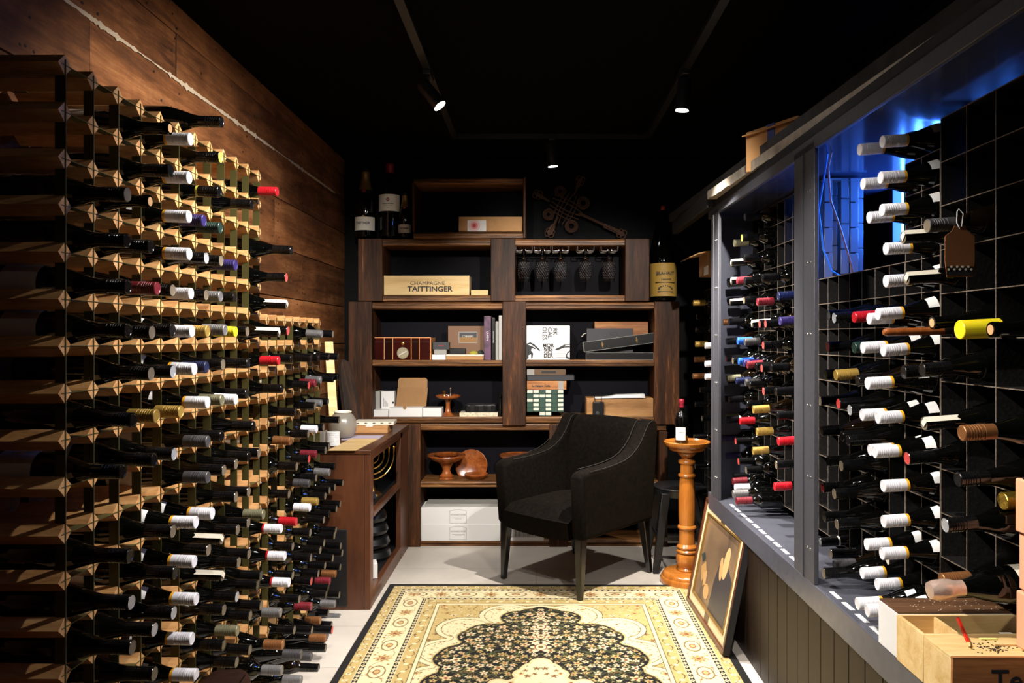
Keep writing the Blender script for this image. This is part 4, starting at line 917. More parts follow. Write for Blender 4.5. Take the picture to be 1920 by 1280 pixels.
MB().lathe([(.011, 0), (.011, .0008)], 20, Matrix.Translation((-.005, -d_/2+.0002, h_))@Matrix.Rotation(PI/2, 4, 'X')).build('thumb_notch', 'kraft', t)
t, w_, h_, d_ = box_thing('small_carton', 'low white open carton between mailer box and cake stand', 'carton', 793, 828, 764.5, 781.5, SY_-.03, .1, 'white', body='tray')
MB().box(-w_/2+.003, w_/2-.003, -d_/2+.003, d_/2-.003, h_-.0005, h_+.0006).build('inner_board', 'grey_card', t)
STAND = [(.046, 0), (.047, .006), (.040, .011), (.030, .018), (.020, .032), (.015, .055), (.014, .080), (.017, .098), (.024, .110), (.060, .118), (.076, .124), (.080, .132), (.079, .139), (.074, .138), (.068, .130), (.001, .130)]
x, z = at(840, 781.5, SY_+.04)
cs = thing('cake_stand', 'small turned reddish wooden pedestal dish holding brass jiggers', 'pedestal dish', (x, SY_+.04, z))
MB().lathe(STAND[:9], 32).build('stem', 'bowl_wood', cs, angle=50); MB().lathe([(.02, .108)]+STAND[9:], 40).build('dish', 'bowl_wood', cs, angle=50)
for i, (dx, hh_, rr, lb) in enumerate(((-.022, .034, .012, 'short brass jigger on the pedestal dish'), (.018, .056, .010, 'tall brass and silver jigger on the pedestal dish'))):
    tag(MB().lathe([(rr*.8, 0), (rr*.8, .004), (rr*.45, hh_*.35), (rr*.45, hh_*.5), (rr*.95, hh_*.92), (rr, hh_), (rr*.85, hh_), (rr*.3, hh_*.6)], 24).build('jigger', 'brass' if i == 0 else 'chrome', None, (x+dx, SY_+.03, z+.130)), lb, 'jigger')
tag(MB().tube([(0, 0, 0), (.008, 0, .01), (.016, 0, .008), (.02, 0, 0)], .003, 8).build('stopper', 'chrome', None, (x-.012, SY_+.0, z+.1325)), 'small curved silver stopper between the two jiggers', 'stopper')
t, w_, h_, d_ = box_thing('gift_book', 'cream patterned book under the black tool case', 'book', 861.5, 933, 773.5, 781.5, SY_-.03, .13, plain('cream_pattern', srgb(206, 196, 170), .6, var=.35, bscale=90), body='cover')
t, w_, h_, d_ = box_thing('tool_case', 'black plastic tool case with ribbed latches lying on a book', 'case', 872, 931, 758, 773, SY_-.02, .11, 'black_plastic', bevel=.008, body='case_body')
for a in (-.4, -.14, .14, .40):
    MB().box(a*w_-.012, a*w_+.012, -d_/2-.004, -d_/2+.002, .004, h_-.006).build('latch', 'black_card', t, bevel=.002)
w = MB()
for i in range(3): w.box(-w_/2+.012, w_/2-.012, -d_/2+.01, -d_/2+.016, h_+.0, h_+.004, Matrix.Translation((0, .028*i, 0)))
w.build('ribs', 'black_card', t)
x, z = at(938, 781.5, SY_)
tag(MB().lathe([(.012, 0), (.012, .07), (.006, .09), (.006, .12), (.012, .125), (.012, .14)], 16).build('corkscrew_stand', 'dark_leg', None, (x, SY_, z)), 'small dark stand peeking out beside the middle post', 'ornament')

# ---- widest unit, upper row second bay
t, w_, h_, d_ = box_thing('cider_carton', 'white printed cider carton with black lettering and hand drawings', 'carton', 987.5, 1068.5, 610.5, 674.5, SY_-.045, .16, 'white', body='carton_body')
yf_ = -d_/2-.0006
for i, s_ in enumerate(('MOR', 'NIN', 'GCI', 'DER')): text('lettering', s_, .031, 'ink', t, (0.0, yf_-.0006, h_*.42-.0215*i), sx=1.02, ext=.0008, bold=.0010)
for i, s_ in enumerate(('OLES.', 'CAL', 'RK')): text('lettering', s_, .036, 'charcoal', t, (-.024+.033*i, yf_-.0006, h_*.83-.005*(2-i)*1.5), rot=(PI/2, PI/2, 0), ext=.0008, bold=.0005)
def blob(pts, name='drawing', mat='ink'):
    MB().prism(pts, yf_-.0002, yf_+.0003, 'y').build(name, mat, t, smooth=False)
blob([(-.134, .004), (-.134, .098), (-.118, .092), (-.094, .082), (-.078, .070), (-.082, .066), (-.102, .074), (-.108, .060), (-.094, .040), (-.098, .014), (-.106, .008), (-.108, .036), (-.124, .028), (-.122, .012)])
blob([(-.134, .102), (-.112, .110), (-.088, .098), (-.054, .066), (-.050, .056), (-.058, .056), (-.090, .086), (-.112, .100), (-.134, .096)])
blob([(.134, .100), (.096, .094), (.060, .074), (.044, .068), (.046, .060), (.068, .064), (.098, .076), (.134, .078), (.134, .086), (.098, .084), (.110, .092), (.134, .094)])
blob([(.134, .004), (.112, .010), (.108, .026), (.120, .050), (.134, .058), (.134, .050), (.122, .040), (.116, .024), (.134, .014)])
w = MB()
for i in range(5): w.box(.052, .112-.012*(i % 2), yf_-.0002, yf_+.0003, .016+.011*i, .018+.011*i)
w.build('small_print', 'ink_grey', t, smooth=False)
t, w_, h_, d_ = box_thing('wooden_gift_box', 'long wooden gift box at the back of the shelf behind dark boxes', 'box', 1115, 1215, 603, 642, SY_+.1, .08, 'pine_red', body='box_body')
MB().box(-w_/2+.001, w_/2, -d_/2-.0006, -d_/2+.001, h_*.72, h_*.73).build('lid_seam', 'ink', t)
t, w_, h_, d_ = box_thing('grey_gift_box', 'long grey gift box with cord handle in front of the wooden one', 'box', 1100, 1187, 615.5, 660, SY_+.03, .06, 'charcoal', body='box_body')
MB().tube([(-w_/2, 0, h_-.03), (-w_/2-.018, -.004, h_-.036), (-w_/2-.026, -.01, h_-.05), (-w_/2-.034, -.012, h_-.052)], .0028, 6).build('cord', 'label_cream', t)
text('lettering', 'XO', .036, 'ink', t, (.02, -d_/2-.0006, h_-.036))
# open black presentation box: base and tilted lid with gold crests
t, w_, h_, d_ = box_thing('presentation_box', 'long open black presentation box tray lying on the shelf', 'box', 1098.5, 1225.5, 660.5, 674.8, SY_-.04, .11, 'black_card', body='tray')
w = MB()
for zz in (.0015, h_-.0015): w.box(-w_/2, w_/2, -d_/2-.0008, -d_/2+.001, zz-.0008, zz+.0008)
for xx in (-w_/2, w_/2-.0015): w.box(xx, xx+.0015, -d_/2-.0008, -d_/2+.001, 0, h_)
w.build('worn_edges', 'grey_card', t)
xa, za = at(1096, 661, SY_-.045); xb, zb_ = at(1230, 643, SY_-.045)
L_ = math.hypot(xb-xa, zb_-za)
t2 = thing('box_lid', 'glossy black box lid with gold crests resting tilted on its tray', 'box lid', (xa, SY_+.01, za+.004)); t2.rotation_euler = (0, -math.atan2(zb_-za, xb-xa), 0)
MB().box(0, L_, -.055, .055, 0, .062).build('lid_body', 'black_card', t2, bevel=.002)
w = MB()
for zz in (.0012, .061): w.box(0, L_, -.0562, -.0548, zz-.0009, zz+.0009)
w.box(-.0008, .0012, -.056, .055, .001, .0625); w.box(L_-.0012, L_+.0008, -.056, .055, .001, .0625)
w.build('worn_edges', 'grey_card', t2)
for f_ in (.26, .74):
    w = MB()
    for j in range(5):
        zz = .018+.006*j; ww = (.004, .007, .009, .006, .003)[j]
        w.prism([(f_*L_-ww, zz+.002), (f_*L_, zz-.002), (f_*L_+ww, zz+.002), (f_*L_, zz+.004)], -.0562, -.0552, 'y')
    w.box(f_*L_-.0012, f_*L_+.0012, -.0562, -.0552, .012, .050)
    w.build('gold_crest', 'gold', t2, smooth=False)

# ---- widest unit, lower row second bay
t, w_, h_, d_ = box_thing('cigar_box', 'thin dark ochre cigar box topmost of the stack below the cider carton', 'cigar box', 988, 1061, 692, 702.5, SY_-.02, .12, plain('dark_ochre', srgb(96, 68, 38), .5), body='box_body')
MB().box(-w_/2, -w_/2+.045, -d_/2-.0006, -d_/2, 0, h_).build('paper_seal', 'grey_card', t)
w = MB().box(-.03, .06, -d_/2-.0008, -d_/2, h_*.28, h_*.66); w.build('print', 'ink', t)
box_thing('black_folder', 'flat black folder sticking out between two cigar boxes', 'folder', 988, 1077, 703, 713, SY_-.03, .14, 'charcoal', body='cover', bevel=.003)
t, w_, h_, d_ = box_thing('cigar_box', 'tan wooden cigar box with script lettering on green cartons', 'cigar box', 988, 1062, 714, 730, SY_-.03, .14, 'pine_red', body='box_body')
MB().box(w_/2-.05, w_/2-.018, -d_/2-.0006, -d_/2, 0, h_).build('paper_seal', 'grey_card', t)
text('lettering', 'La Habana Cuba', .019, 'ink', t, (-.035, -d_/2-.0008, h_*.42), sx=.9, bold=.0005)
# stack of small green cartons with pale ends, staggered
xa = X(988, SY_); ck = 0
for r in range(6):
    for c in range(6):
        if r == 5 and c not in (2, 3): continue
        wb = (1057-988)/6; x0_, z0_ = at(988+wb*c, 730.5+8.25*(r+1), SY_-.02); x1_, z1_ = at(988+wb*(c+1), 730.5+8.25*r, SY_-.02)
        if r == 5: z0_ = Z(782)
        pale = c % 2 == 1 or (c == 0 and r in (0, 2)) or (c == 2 and r in (1, 5))
        o = MB().box(-(x1_-x0_)/2+.0007, (x1_-x0_)/2-.0007, -.04, .04, 0, z1_-z0_-.0008).build('matchbox', 'green_card', None, ((x0_+x1_)/2, SY_+.01+(.004 if pale else 0), z0_), bevel=.0008)
        if pale: MB().box(-(x1_-x0_)/2+.002, (x1_-x0_)/2-.003, -.0412, -.0400, .009, z1_-z0_-.0015).build('cream_end', 'label_cream', o)
        tag(o, '%s carton in the green chequered stack, %s layer down, %s along from the post' % ('pale-ended' if pale else 'green', ORD[r+1], ORD[c+1]), 'carton', 'small green and cream cartons in the chequered stack')
t, w_, h_, d_ = box_thing('wooden_crate', 'open pale wooden crate holding rolled papers behind the armchair', 'crate', 1100, 1225, 746.5, 781.5, SY_-.045, .16, 'box_oak', body='crate_body')
pp = thing('rolled_papers', 'loose white paper sheets fanned out on the wooden crate', 'papers', (t.location.x, SY_, t.location.z+h_+.0))
for i in range(5):
    MB().prism([(-.155+.02*i, 0), (-.02, .003+.002*i), (.13, .004+.004*i), (.155, .002+.005*i), (.155, .005+.005*i), (.13, .008+.004*i), (-.02, .007+.003*i), (-.16+.02*i, .003)], -.06+.006*i, .05, 'y').build('sheet', 'white', pp, smooth=False)
sp = thing('small_speaker', 'small upright black speaker in front of the wooden crate', 'speaker', (X(1122, SY_-.08), SY_-.07, Z(781.5, SY_-.07)+.004))
MB().box(-.034, .034, -.02, .02, 0, .09).build('speaker_body', 'black_plastic', sp, bevel=.003)
MB().lathe([(.012, 0), (.012, .002), (.008, .003), (.001, .002)], 20, Matrix.Translation((-.006, -.02, .02))@Matrix.Rotation(PI/2, 4, 'X')).build('dial', 'charcoal', sp)
MB().tube([(-.02, 0, .09), (-.024, 0, .12), (-.01, .0, .135)], .002, 6).tube([(.02, 0, .09), (.02, 0, .125), (.008, 0, .14)], .002, 6).build('handles', 'black_plastic', sp)

# ---- bottom unit
DISH = [(.052, 0), (.056, .006), (.054, .014), (.042, .020), (.046, .028), (.030, .040), (.024, .055), (.028, .066), (.040, .082), (.052, .092), (.090, .104), (.116, .116), (.122, .124), (.120, .129), (.112, .126), (.086, .122), (.001, .120)]
x, z = at(837, 902.5, 4.76)
cs = thing('pedestal_bowl', 'large turned reddish wooden pedestal bowl on the lower shelf', 'pedestal bowl', (x, 4.765, z))
MB().lathe([(r, h*1.33) for r, h in DISH[:10]], 40).build('pedestal', 'bowl_wood', cs, angle=45)
MB().lathe([(.05, .119)]+[(r, h*1.33) for r, h in DISH[10:]], 48).build('bowl', 'bowl_wood', cs, angle=45)
tag(MB().lathe([(.05, 0), (.07, .008), (.078, .018), (.074, .018), (.06, .009), (.001, .006)], 40).build('wooden_saucer', 'bowl_wood', None, (x, 4.765, z+.160), angle=45), 'shallow wooden saucer nested in the large pedestal bowl', 'saucer')
x, z = at(884, 902.5, 4.86)
pl = MB().lathe([(.06, 0), (.098, .010), (.104, .018), (.101, .019), (.092, .013), (.001, .007)], 48).build('wooden_platter', 'bowl_wood', None, (x, 4.872, z+.103), (math.radians(80), 0, 0), angle=45)
tag(pl, 'round wooden platter leaning upright behind the pedestal bowl', 'platter')
x, z = at(892, 903, 4.72)
tag(MB().lathe([(.030, 0), (.036, .004), (.060, .022), (.076, .040), (.075, .045), (.068, .042), (.048, .020), (.001, .012)], 40).build('wooden_bowl', 'bowl_wood', None, (x, 4.75, z+.002), angle=45), 'small shallow wooden bowl in front of the upright platter', 'bowl')
x, z = at(972, 902.5, 4.76)
cs = thing('pedestal_bowl', 'wooden pedestal bowl half hidden behind the armchair arm', 'pedestal bowl', (x, 4.765, z))
MB().lathe([(r, h*1.33) for r, h in DISH[:10]], 40).build('pedestal', 'bowl_wood', cs, angle=45)
MB().lathe([(.05, .119)]+[(r, h*1.33) for r, h in DISH[10:]], 48).build('bowl', 'bowl_wood', cs, angle=45)
x, z = at(1240, 902.5, 4.74)
cs = thing('turned_vase', 'honey-coloured turned wooden vase behind the armchair near the stool', 'vase', (x, 4.77, z+.0))
MB().lathe([(.03, 0), (.034, .01), (.028, .02), (.034, .03), (.03, .05), (.026, .15), (.024, .2), (.03, .21), (.02, .22)], 28).build('vase_body', 'honey', cs, angle=45)
# long white wine cartons
def river(label, v0, v1, off):
    t, w_, h_, d_ = box_thing('wine_carton', label, 'carton', 789.5, 938, v0, v1, SY_-.05+off, .19, 'white', body='carton_body')
    fx, fw, fh = (859-863.7)*4.65/F, .052, h_*.40
    arch = [(-fw, -fh), (fw, -fh), (fw, fh*.82)]+[(fw-2*fw*i/8, fh*.82+.010*math.sin(PI*i/8)) for i in range(1, 8)]+[(-fw, fh*.82)]
    for (p, q) in zip(arch, arch[1:]+arch[:1]):
        pass
    w = MB(); cz_ = h_*.47
    w.tube([(fx+p[0], -d_/2-.0004, cz_+p[1]) for p in arch], .0009, 4, closed=True)
    w.build('printed_frame', 'ink_grey', t)
    text('lettering', 'HOWARD RIVER', .0150, 'ink_grey', t, (fx, -d_/2-.0006, cz_+.010), sx=.85)
    w = MB(); w.box(fx-.038, fx+.038, -d_/2-.0005, -d_/2+.0005, cz_-.009, cz_-.0075); w.box(fx-.022, fx+.022, -d_/2-.0005, -d_/2+.0005, cz_-.016, cz_-.0148)
    w.build('small_print', 'ink_grey', t)
    return t, w_, h_, d_
river('long white wine carton resting on an identical carton, upper', 951.5, 982.5, .004)
river('long white wine carton at the bottom of the unit, lower of the pair', 982.7, 1013.5, 0)
t, w_, h_, d_ = box_thing('flat_carton', 'folded grey-white carton lying on top of the white wine cartons', 'carton', 797, 938, 944.5, 951, SY_-.02, .16, 'grey_card', body='carton_body')
t, w_, h_, d_ = box_thing('barcode_carton', 'white carton with a large barcode behind the armchair legs', 'carton', 944, 1020, 972, 1013.5, SY_-.045, .19, 'white', body='carton_body')
w = MB(); bx0, bx1, bz0, bz1 = -.082, .072, .026, .072
for a in ((bx0, bx1, bz0-.003, bz0), (bx0, bx1, bz1, bz1+.003), (bx0-.003, bx0, bz0-.003, bz1+.003), (bx1, bx1+.003, bz0-.003, bz1+.003)): w.box(a[0], a[1], -d_/2-.0005, -d_/2+.0005, a[2], a[3])
rb = random.Random(5); xx = bx0+.006
while xx < bx1-.008:
    ww = rb.choice([.001, .001, .002, .003]); w.box(xx, xx+ww, -d_/2-.0005, -d_/2+.0005, bz0+.001, bz1-.001); xx += ww+rb.choice([.0012, .002, .003])
w.build('barcode', 'ink', t, smooth=False)
text('lettering', 'VINEYARD', .020, 'ink_grey', t, (-.01, -d_/2-.0006, .088))

# ------------------------------------------------------------------ low cabinet along the board wall
LX = -.79; ly0, ly1 = 3.56, 4.5; lz = .762
lc = thing('low_cabinet', 'low brown open-fronted cabinet between timber racks and bookcase', 'cabinet', (LX-.22, ly0, 0))
ox_ = -(LX-.22)
def LB(name, x0, x1, y0, y1, z0, z1, mat, **k):
    return MB().box(x0+ox_, x1+ox_, y0-ly0, y1-ly0, z0, z1).build(name, mat, lc, **k)
LB('end_panel', XL+.035, LX-.03, 3.56, 3.60, 0, lz-.02, 'cab_brown', bevel=.002)
LB('access_panel', -1.06, LX-.11, 3.553, 3.56, .02, .385, 'black_panel', bevel=.002)
LB('corner_stile', LX-.03, LX, 3.56, 3.625, 0, lz-.02, 'cab_brown', bevel=.003)
LB('top', XL+.02, LX+.004, 3.555, 4.62, lz-.02, lz, 'cab_brown', bevel=.003)
LB('top_rail', LX-.025, LX, 3.625, 4.42, lz-.052, lz-.02, 'cab_brown', bevel=.003)
for (za, zb) in ((.425, .452), (.04, .075)):
    LB('shelf', XL+.03, LX-.03, 3.60, 4.56, za+.002, zb, 'black_panel')
    LB('shelf_lip', LX-.03, LX+.002, 3.625, 4.36, za, zb+.001, 'cab_brown', bevel=.004)
LB('kick_board', LX-.02, LX-.002, 3.625, 4.42, 0, .04, 'cab_brown')
LB('far_stile', LX-.03, LX, 4.36, 4.60, .0, lz-.02, 'cab_brown', bevel=.003)
LB('back_panel', XL+.03, XL+.045, 3.6, 4.6, 0, lz-.02, 'black_panel')
LB('far_panel', XL+.03, LX-.03, 4.58, 4.61, 0, lz-.02, 'black_panel')
# contents
x, z = -.88, .452
mn = thing('menorah', 'brass branched candelabrum on the low cabinet shelf', 'candelabrum', (x, 4.02, z))
MB().lathe([(.05, 0), (.045, .01), (.02, .02), (.008, .05), (.006, .12), (.008, .2), (.006, .24)], 24).build('stem', 'brass', mn)
for i, rr in enumerate((.035, .065, .095, .125)):
    pts = []
    for k_ in range(17):
        a = PI+PI*k_/16; pts.append((rr*math.cos(a)*.8, rr*math.cos(a)*.6, .205+rr*math.sin(a)*1.0+.0))
    pts = [(pts[0][0], pts[0][1], .225)]+pts+[(pts[-1][0], pts[-1][1], .225)]
    MB().tube(pts, .004, 8).build('branch', 'brass', mn)
    for s_ in (-1, 1): MB().lathe([(.004, .22), (.006, .228), (.005, .235), (.010, .25), (.008, .25), (.004, .24)], 14, Matrix.Translation((s_*rr*.8, s_*rr*.6, 0))).build('candle_cup', 'brass', mn)
t = thing('leaflet_box', 'white and blue printed box standing beside the candelabrum', 'box', (-.86, 3.72, .452))
MB().box(-.03, .03, -.03, .03, 0, .19).build('box_body', 'white', t, bevel=.0015); MB().box(.0301, .0308, -.028, .02, .03, .15).build('blue_print', 'blue', t)
t = thing('cloth_bundle', 'dark blue cloth bundle on the cabinet shelf by the white box', 'bundle', (-.90, 3.88, .452))
MB().lathe([(.05, 0), (.07, .015), (.06, .04), (.02, .055), (.001, .056)], 24).build('bundle', plain('blue_cloth', srgb(24, 30, 52), .8, bump=.6, bscale=40), t)
t = thing('nested_containers', 'stack of glossy black moulded shells inside the low cabinet', 'container', (-.92, 4.15, .075))
for i in range(4):
    MB().lathe([(.10-.006*i, 0), (.115-.008*i, .02), (.105-.008*i, .05), (.07, .062), (.001, .065)], 28, Matrix.Translation((0, 0, .07*i))).build('shell', 'black_plastic', t)
t = thing('small_white_box', 'small white box on the bottom board of the low cabinet', 'box', (-.86, 3.82, .075), .3)
MB().box(-.045, .045, -.04, .04, 0, .075).build('box_body', 'white', t, bevel=.0015)
# on the cabinet top
t = thing('glass_jar', 'round frosted glass jar lamp shade on the low cabinet', 'jar', (-1.03, 3.98, lz))
MB().lathe([(.03, 0), (.05, .008), (.068, .035), (.074, .068), (.067, .102), (.054, .124), (.043, .133), (.046, .139), (.043, .140), (.039, .133), (.050, .121), (.063, .099), (.070, .068), (.063, .036), (.046, .012), (.001, .006)], 40).build('jar_body', 'frost', t, angle=50)
MB().lathe([(.043, .136), (.047, .139), (.046, .144), (.042, .145), (.041, .137)], 32).build('rim', 'label_cream', t)
t = thing('twine_spool', 'white spool of twine in front of the frosted jar', 'spool', (-1.005, 3.70, lz))
w = MB()
prof = [(.02, 0)]
for i in range(12): prof += [(.031, .003+.0055*i), (.033, .0055+.0055*i)]
prof += [(.031, .071), (.012, .073)]
w.lathe(prof, 28).build('twine', 'white', t, angle=60)
t = thing('glass_block', 'clear frosted glass block next to the twine spool', 'block', (-1.07, 3.70, lz))
MB().box(-.03, .03, -.03, .03, 0, .075).build('block_body', 'frost', t, bevel=.004)
pts = [at(617, 846, 3.55), at(668, 846, 3.55), at(707, 820, 3.90), at(655, 817, 3.90)]
ys_ = [3.54, 3.54, 3.93, 3.93]
t = thing('bamboo_board', 'pale bamboo board lying across the near edge of the cabinet top', 'board', (-.90, 3.54, lz))
MB().prism([(p[0]+.90, y-3.54) for p, y in zip(pts, ys_)], 0, .005, 'z').build('board', 'pine_light', t, bevel=.001)
t = thing('magazine', 'pale violet printed paper under the bamboo board', 'paper', (-.93, 3.98, lz))
MB().box(-.09, .10, -.07, .1, 0, .003).build('paper', plain('violet_paper', srgb(190, 178, 196), .5), t); 
t, w_, h_, d_ = box_thing('cigar_box', 'brown cigar box with paper seal on the low cabinet', 'cigar box', 657, 727, 798, 811, 4.2, .15, 'box_oak', body='box_body')
t.location.z = lz; MB().box(-.02, .02, -d_/2-.001, .03, h_-.004, h_+.001).build('paper_seal', 'white', t)
zz = lz+h_
t = thing('cream_flat_box', 'cream flat box with black clips lying on the brown cigar box', 'box', (t.location.x+.015, 4.29, zz+.001), .05)
MB().box(-.11, .115, -.06, .07, 0, .020).build('lid_body', 'label_cream', t, bevel=.0015)
w = MB()
for i in range(5): w.box(-.095+.045*i, -.08+.045*i, -.061, -.055, .009, .0135)
w.build('clips', 'ink', t)
# planks leaning in the corner
def lean(name, label, p0, p1, wd, th, mat, poly=None):
    d = Vector(p1)-Vector(p0); L_ = d.length
    t = tag(obj(name, (MB().box(-wd/2, wd/2, -th/2, th/2, 0, L_) if poly is None else MB().prism(poly, -th/2, th/2, 'y')).mesh(name, mat), None, p0, None, .0015), label, 'plank')
    t.rotation_mode = 'QUATERNION'; t.rotation_quaternion = d.to_track_quat('Z', 'Y'); return t
xa, za = at(642, 800, 4.10); xb, zb_ = at(619, 641, 4.25)
lean('pine_offcut', 'narrow pale pine offcut leaning on the board wall above the cabinet', (xa-.03, 4.05, lz+.006), (max(xb, XL+.03), 4.22, zb_), .046, .02, 'pine_light')
xa, za = at(660, 800, 4.42)
tk = lean('bark_slab', 'dark rough-edged timber slab leaning beside the pale offcut', (-1.08, 4.44, lz+.008), (-1.17, 4.50, 1.16), .11, .03, wood('bark_timber', [srgb(30, 25, 22), srgb(48, 36, 28), srgb(96, 62, 40)], (8, 8, 1.2), 2, .7, .4), [(-.06, 0), (.06, 0), (.058, .10), (.05, .2), (.045, .28), (.03, .36), (.005, .41), (-.055, .39)])
w = MB()
for i in range(6): w.box(-.012, .012, 0, .02, 0, .34, Matrix.Translation((-1.215+.0*i, 3.50+.022*i, lz-.02)))
# small upright slats behind the low rack
sl = thing('slat_bundle', 'pale narrow slats standing upright behind the low timber rack', 'slats', (-1.19, 3.72, lz))
for i in range(3): MB().box(-.004, .004, -.006+.05*i, .006+.05*i, 0, .24-.03*i).build('slat', 'pine_light', sl, rot=(0, math.radians(-4), 0))

# ------------------------------------------------------------------ armchairs
def armchair(name, label, loc, rz, fab):
    t = thing(name, label, 'armchair', loc, rz)
    # side profile (y forward is -): arm sweeps up into the wing and back
    top = [(-.335, .610), (-.318, .635), (-.27, .642), (-.16, .645), (-.06, .652), (.02, .664), (.08, .684), (.13, .714), (.17, .752), (.205, .800), (.235, .836), (.275, .850), (.325, .842)]
    out = [(-.315, .30)]+top+[(.335, .80), (.300, .30)]
    for s in (-1, 1):
        w = MB(); n = len(out)
        # slightly splayed panel: top is further out than the seat level
        def P(p, side):
            y, z = p; k = (z-.30)/.55
            xo = .298+.012*k; xi = .214+.012*k
            f = max(0, (y-.05)/.28); xi -= .0*f
            return ((xo if side else xi)*s, y, z)
        base = len(w.v); w.v += [P(p, 0) for p in out]+[P(p, 1) for p in out]
        w.f.append(tuple(base+i for i in range(n))); w.f.append(tuple(base+n+i for i in range(n))[::-1]); w.m += [0, 0]
        for i in range(n):
            j = (i+1) % n; w.f.append((base+i, base+j, base+n+j, base+n+i)); w.m.append(0)
        a = w.build('arm', fab, t, bevel=.022, seg=5, angle=60)
        MB().tube([((.2145+.012*((z-.3)/.55))*s, y, z+.001) for y, z in top[2:]], .0016, 6).build('piping', 'piping', a)
        MB().tube([((.2985+.012*((z-.3)/.55))*s, y, z-.002) for y, z in top[2:]], .0014, 6).build('piping', 'piping', a)
    w = MB()
    prof = [(.165, .40), (.180, .60), (.200, .72), (.232, .822), (.266, .848), (.325, .838), (.335, .80), (.30, .30), (.14, .30)]
    # gently crowned backrest
    n = 10; base = 0; k = len(prof)
    for i in range(n+1):
        x = -.235+.47*i/n; c = .010*(1-(2*i/n-1)**2)
        w.v += [(x, y-(.016*(1-(2*i/n-1)**2) if j < 4 else 0), z+(c if 2 < j < 6 else 0)) for j, (y, z) in enumerate(prof)]
    for i in range(n):
        for j in range(k):
            j2 = (j+1) % k; w.f.append((i*k+j, i*k+j2, (i+1)*k+j2, (i+1)*k+j)); w.m.append(0)
    w.f.append(tuple(range(k))[::-1]); w.f.append(tuple(n*k+j for j in range(k))); w.m += [0, 0]
    b = w.build('backrest', fab, t, angle=50)
    b.modifiers.new('sub', 'SUBSURF').levels = 1; b.modifiers['sub'].render_levels = 1
    MB().tube([(-.236, .178, .62), (-.236, .203, .74), (-.236, .24, .835)], .0018, 6).tube([(.236, .178, .62), (.236, .203, .74), (.236, .24, .835)], .0018, 6).build('seam', 'piping', b)
    w = MB(); nx, ny = 12, 12; g = []
    for i in range(nx+1):
        for j in range(ny+1):
            x = -.222+.444*i/nx; y = -.335+.50*j/ny
            d = (1-(2*i/nx-1)**4)*(1-(2*j/ny-1)**6)
            z = .415+.030*d+(.0 if j else -.03)
            w.v.append((x, y+(0 if j else .0)-.012*(1-(2*i/nx-1)**2)*(1-j/ny), z))
    for i in range(nx):
        for j in range(ny):
            a = i*(ny+1)+j; w.f.append((a, a+ny+1, a+ny+2, a+1)); w.m.append(0)
    # front apron, with a soft drooping lower edge
    base = len(w.v)
    for i in range(nx+1):
        x = -.222+.444*i/nx; c = (1-(2*i/nx-1)**2)
        w.v += [(x, -.347-.012*c, .385), (x, -.345-.010*c, .34), (x, -.335-.006*c, .298-.012*c), (x, -.28, .300)]
    for i in range(nx):
        a = i*(ny+1); w.f.append((a, base+i*4, base+(i+1)*4, a+ny+1)); w.m.append(0)
        for q in range(3):
            w.f.append((base+i*4+q, base+i*4+q+1, base+(i+1)*4+q+1, base+(i+1)*4+q)); w.m.append(0)
    s_ = w.build('seat', fab, t, angle=60)
    MB().box(-.22, .22, -.30, .28, .298, .40).build('seat_base', fab, t)
    for sx in (-1, 1):
        for sy in (-1, 1):
            top_ = (.255*sx, -.285 if sy < 0 else .262, .31); bot = (.262*sx, -.300 if sy < 0 else .315, 0.0)
            w = MB()
            for (p, r, z) in ((top_, .024, top_[2]), (((top_[0]+bot[0])/2, (top_[1]+bot[1])/2), .0195, .155), (bot, .0135, .0)):
                w.v += [(p[0]-r, p[1]-r, z), (p[0]+r, p[1]-r, z), (p[0]+r, p[1]+r, z), (p[0]-r, p[1]+r, z)]
            for a in (0, 4):
                for q in range(4): w.f.append((a+q, a+(q+1) % 4, a+4+(q+1) % 4, a+4+q)); w.m.append(0)
            w.f += [(0, 1, 2, 3), (8, 9, 10, 11)]; w.m += [0, 0]
            w.build('leg', 'dark_leg', t, bevel=.006, seg=3)
    return t
armchair('armchair', 'black velvet armchair with tapered dark legs at the far end of the rug', (.222, 4.07, 0), math.radians(-42), 'velvet')
armchair('armchair', 'brown velvet armchair with only its rounded arm top showing beside the tall timber rack', (-.845, 1.160, 0), math.radians(186), 'velvet_brown')

# ------------------------------------------------------------------ pedestal, bottle, stool
px, py = .802, 3.97
t = thing('plant_pedestal', 'honey-coloured turned wooden pedestal stand with a bottle on it', 'pedestal', (px, py, 0))
MB().lathe([(.125, 0), (.140, .004), (.142, .022), (.136, .034), (.130, .036), (.128, .048), (.122, .056), (.112, .060), (.030, .062)], 56).build('base', 'honey', t, angle=40)
MB().lathe([(.048, .055), (.050, .070), (.044, .080), (.046, .086), (.054, .098), (.057, .120), (.057, .140), (.052, .152), (.046, .156), (.054, .160), (.056, .168), (.050, .175), (.046, .178), (.052, .182), (.054, .190), (.048, .198),
            (.042, .205), (.041, .28), (.047, .284), (.050, .292), (.047, .300), (.041, .304), (.044, .35), (.044, .42), (.041, .52), (.037, .555), (.044, .560), (.047, .567), (.044, .574), (.036, .578), (.034, .625), (.044, .632), (.046, .640), (.042, .648), (.028, .654), (.030, .664), (.044, .676), (.050, .686), (.050, .70)], 48).build('column', 'honey', t, angle=30)
MB().lathe([(.03, .690), (.088, .700), (.096, .708), (.098, .716), (.112, .722), (.120, .734), (.123, .746), (.119, .749), (.112, .742), (.001, .740)], 56).build('top', 'honey', t, angle=35)
HB = [(.030, .004), (.036, 0), (.0385, .007), (.0385, .150), (.036, .166), (.028, .180), (.018, .190), (.0142, .202), (.0138, .215), (.0135, .262)]
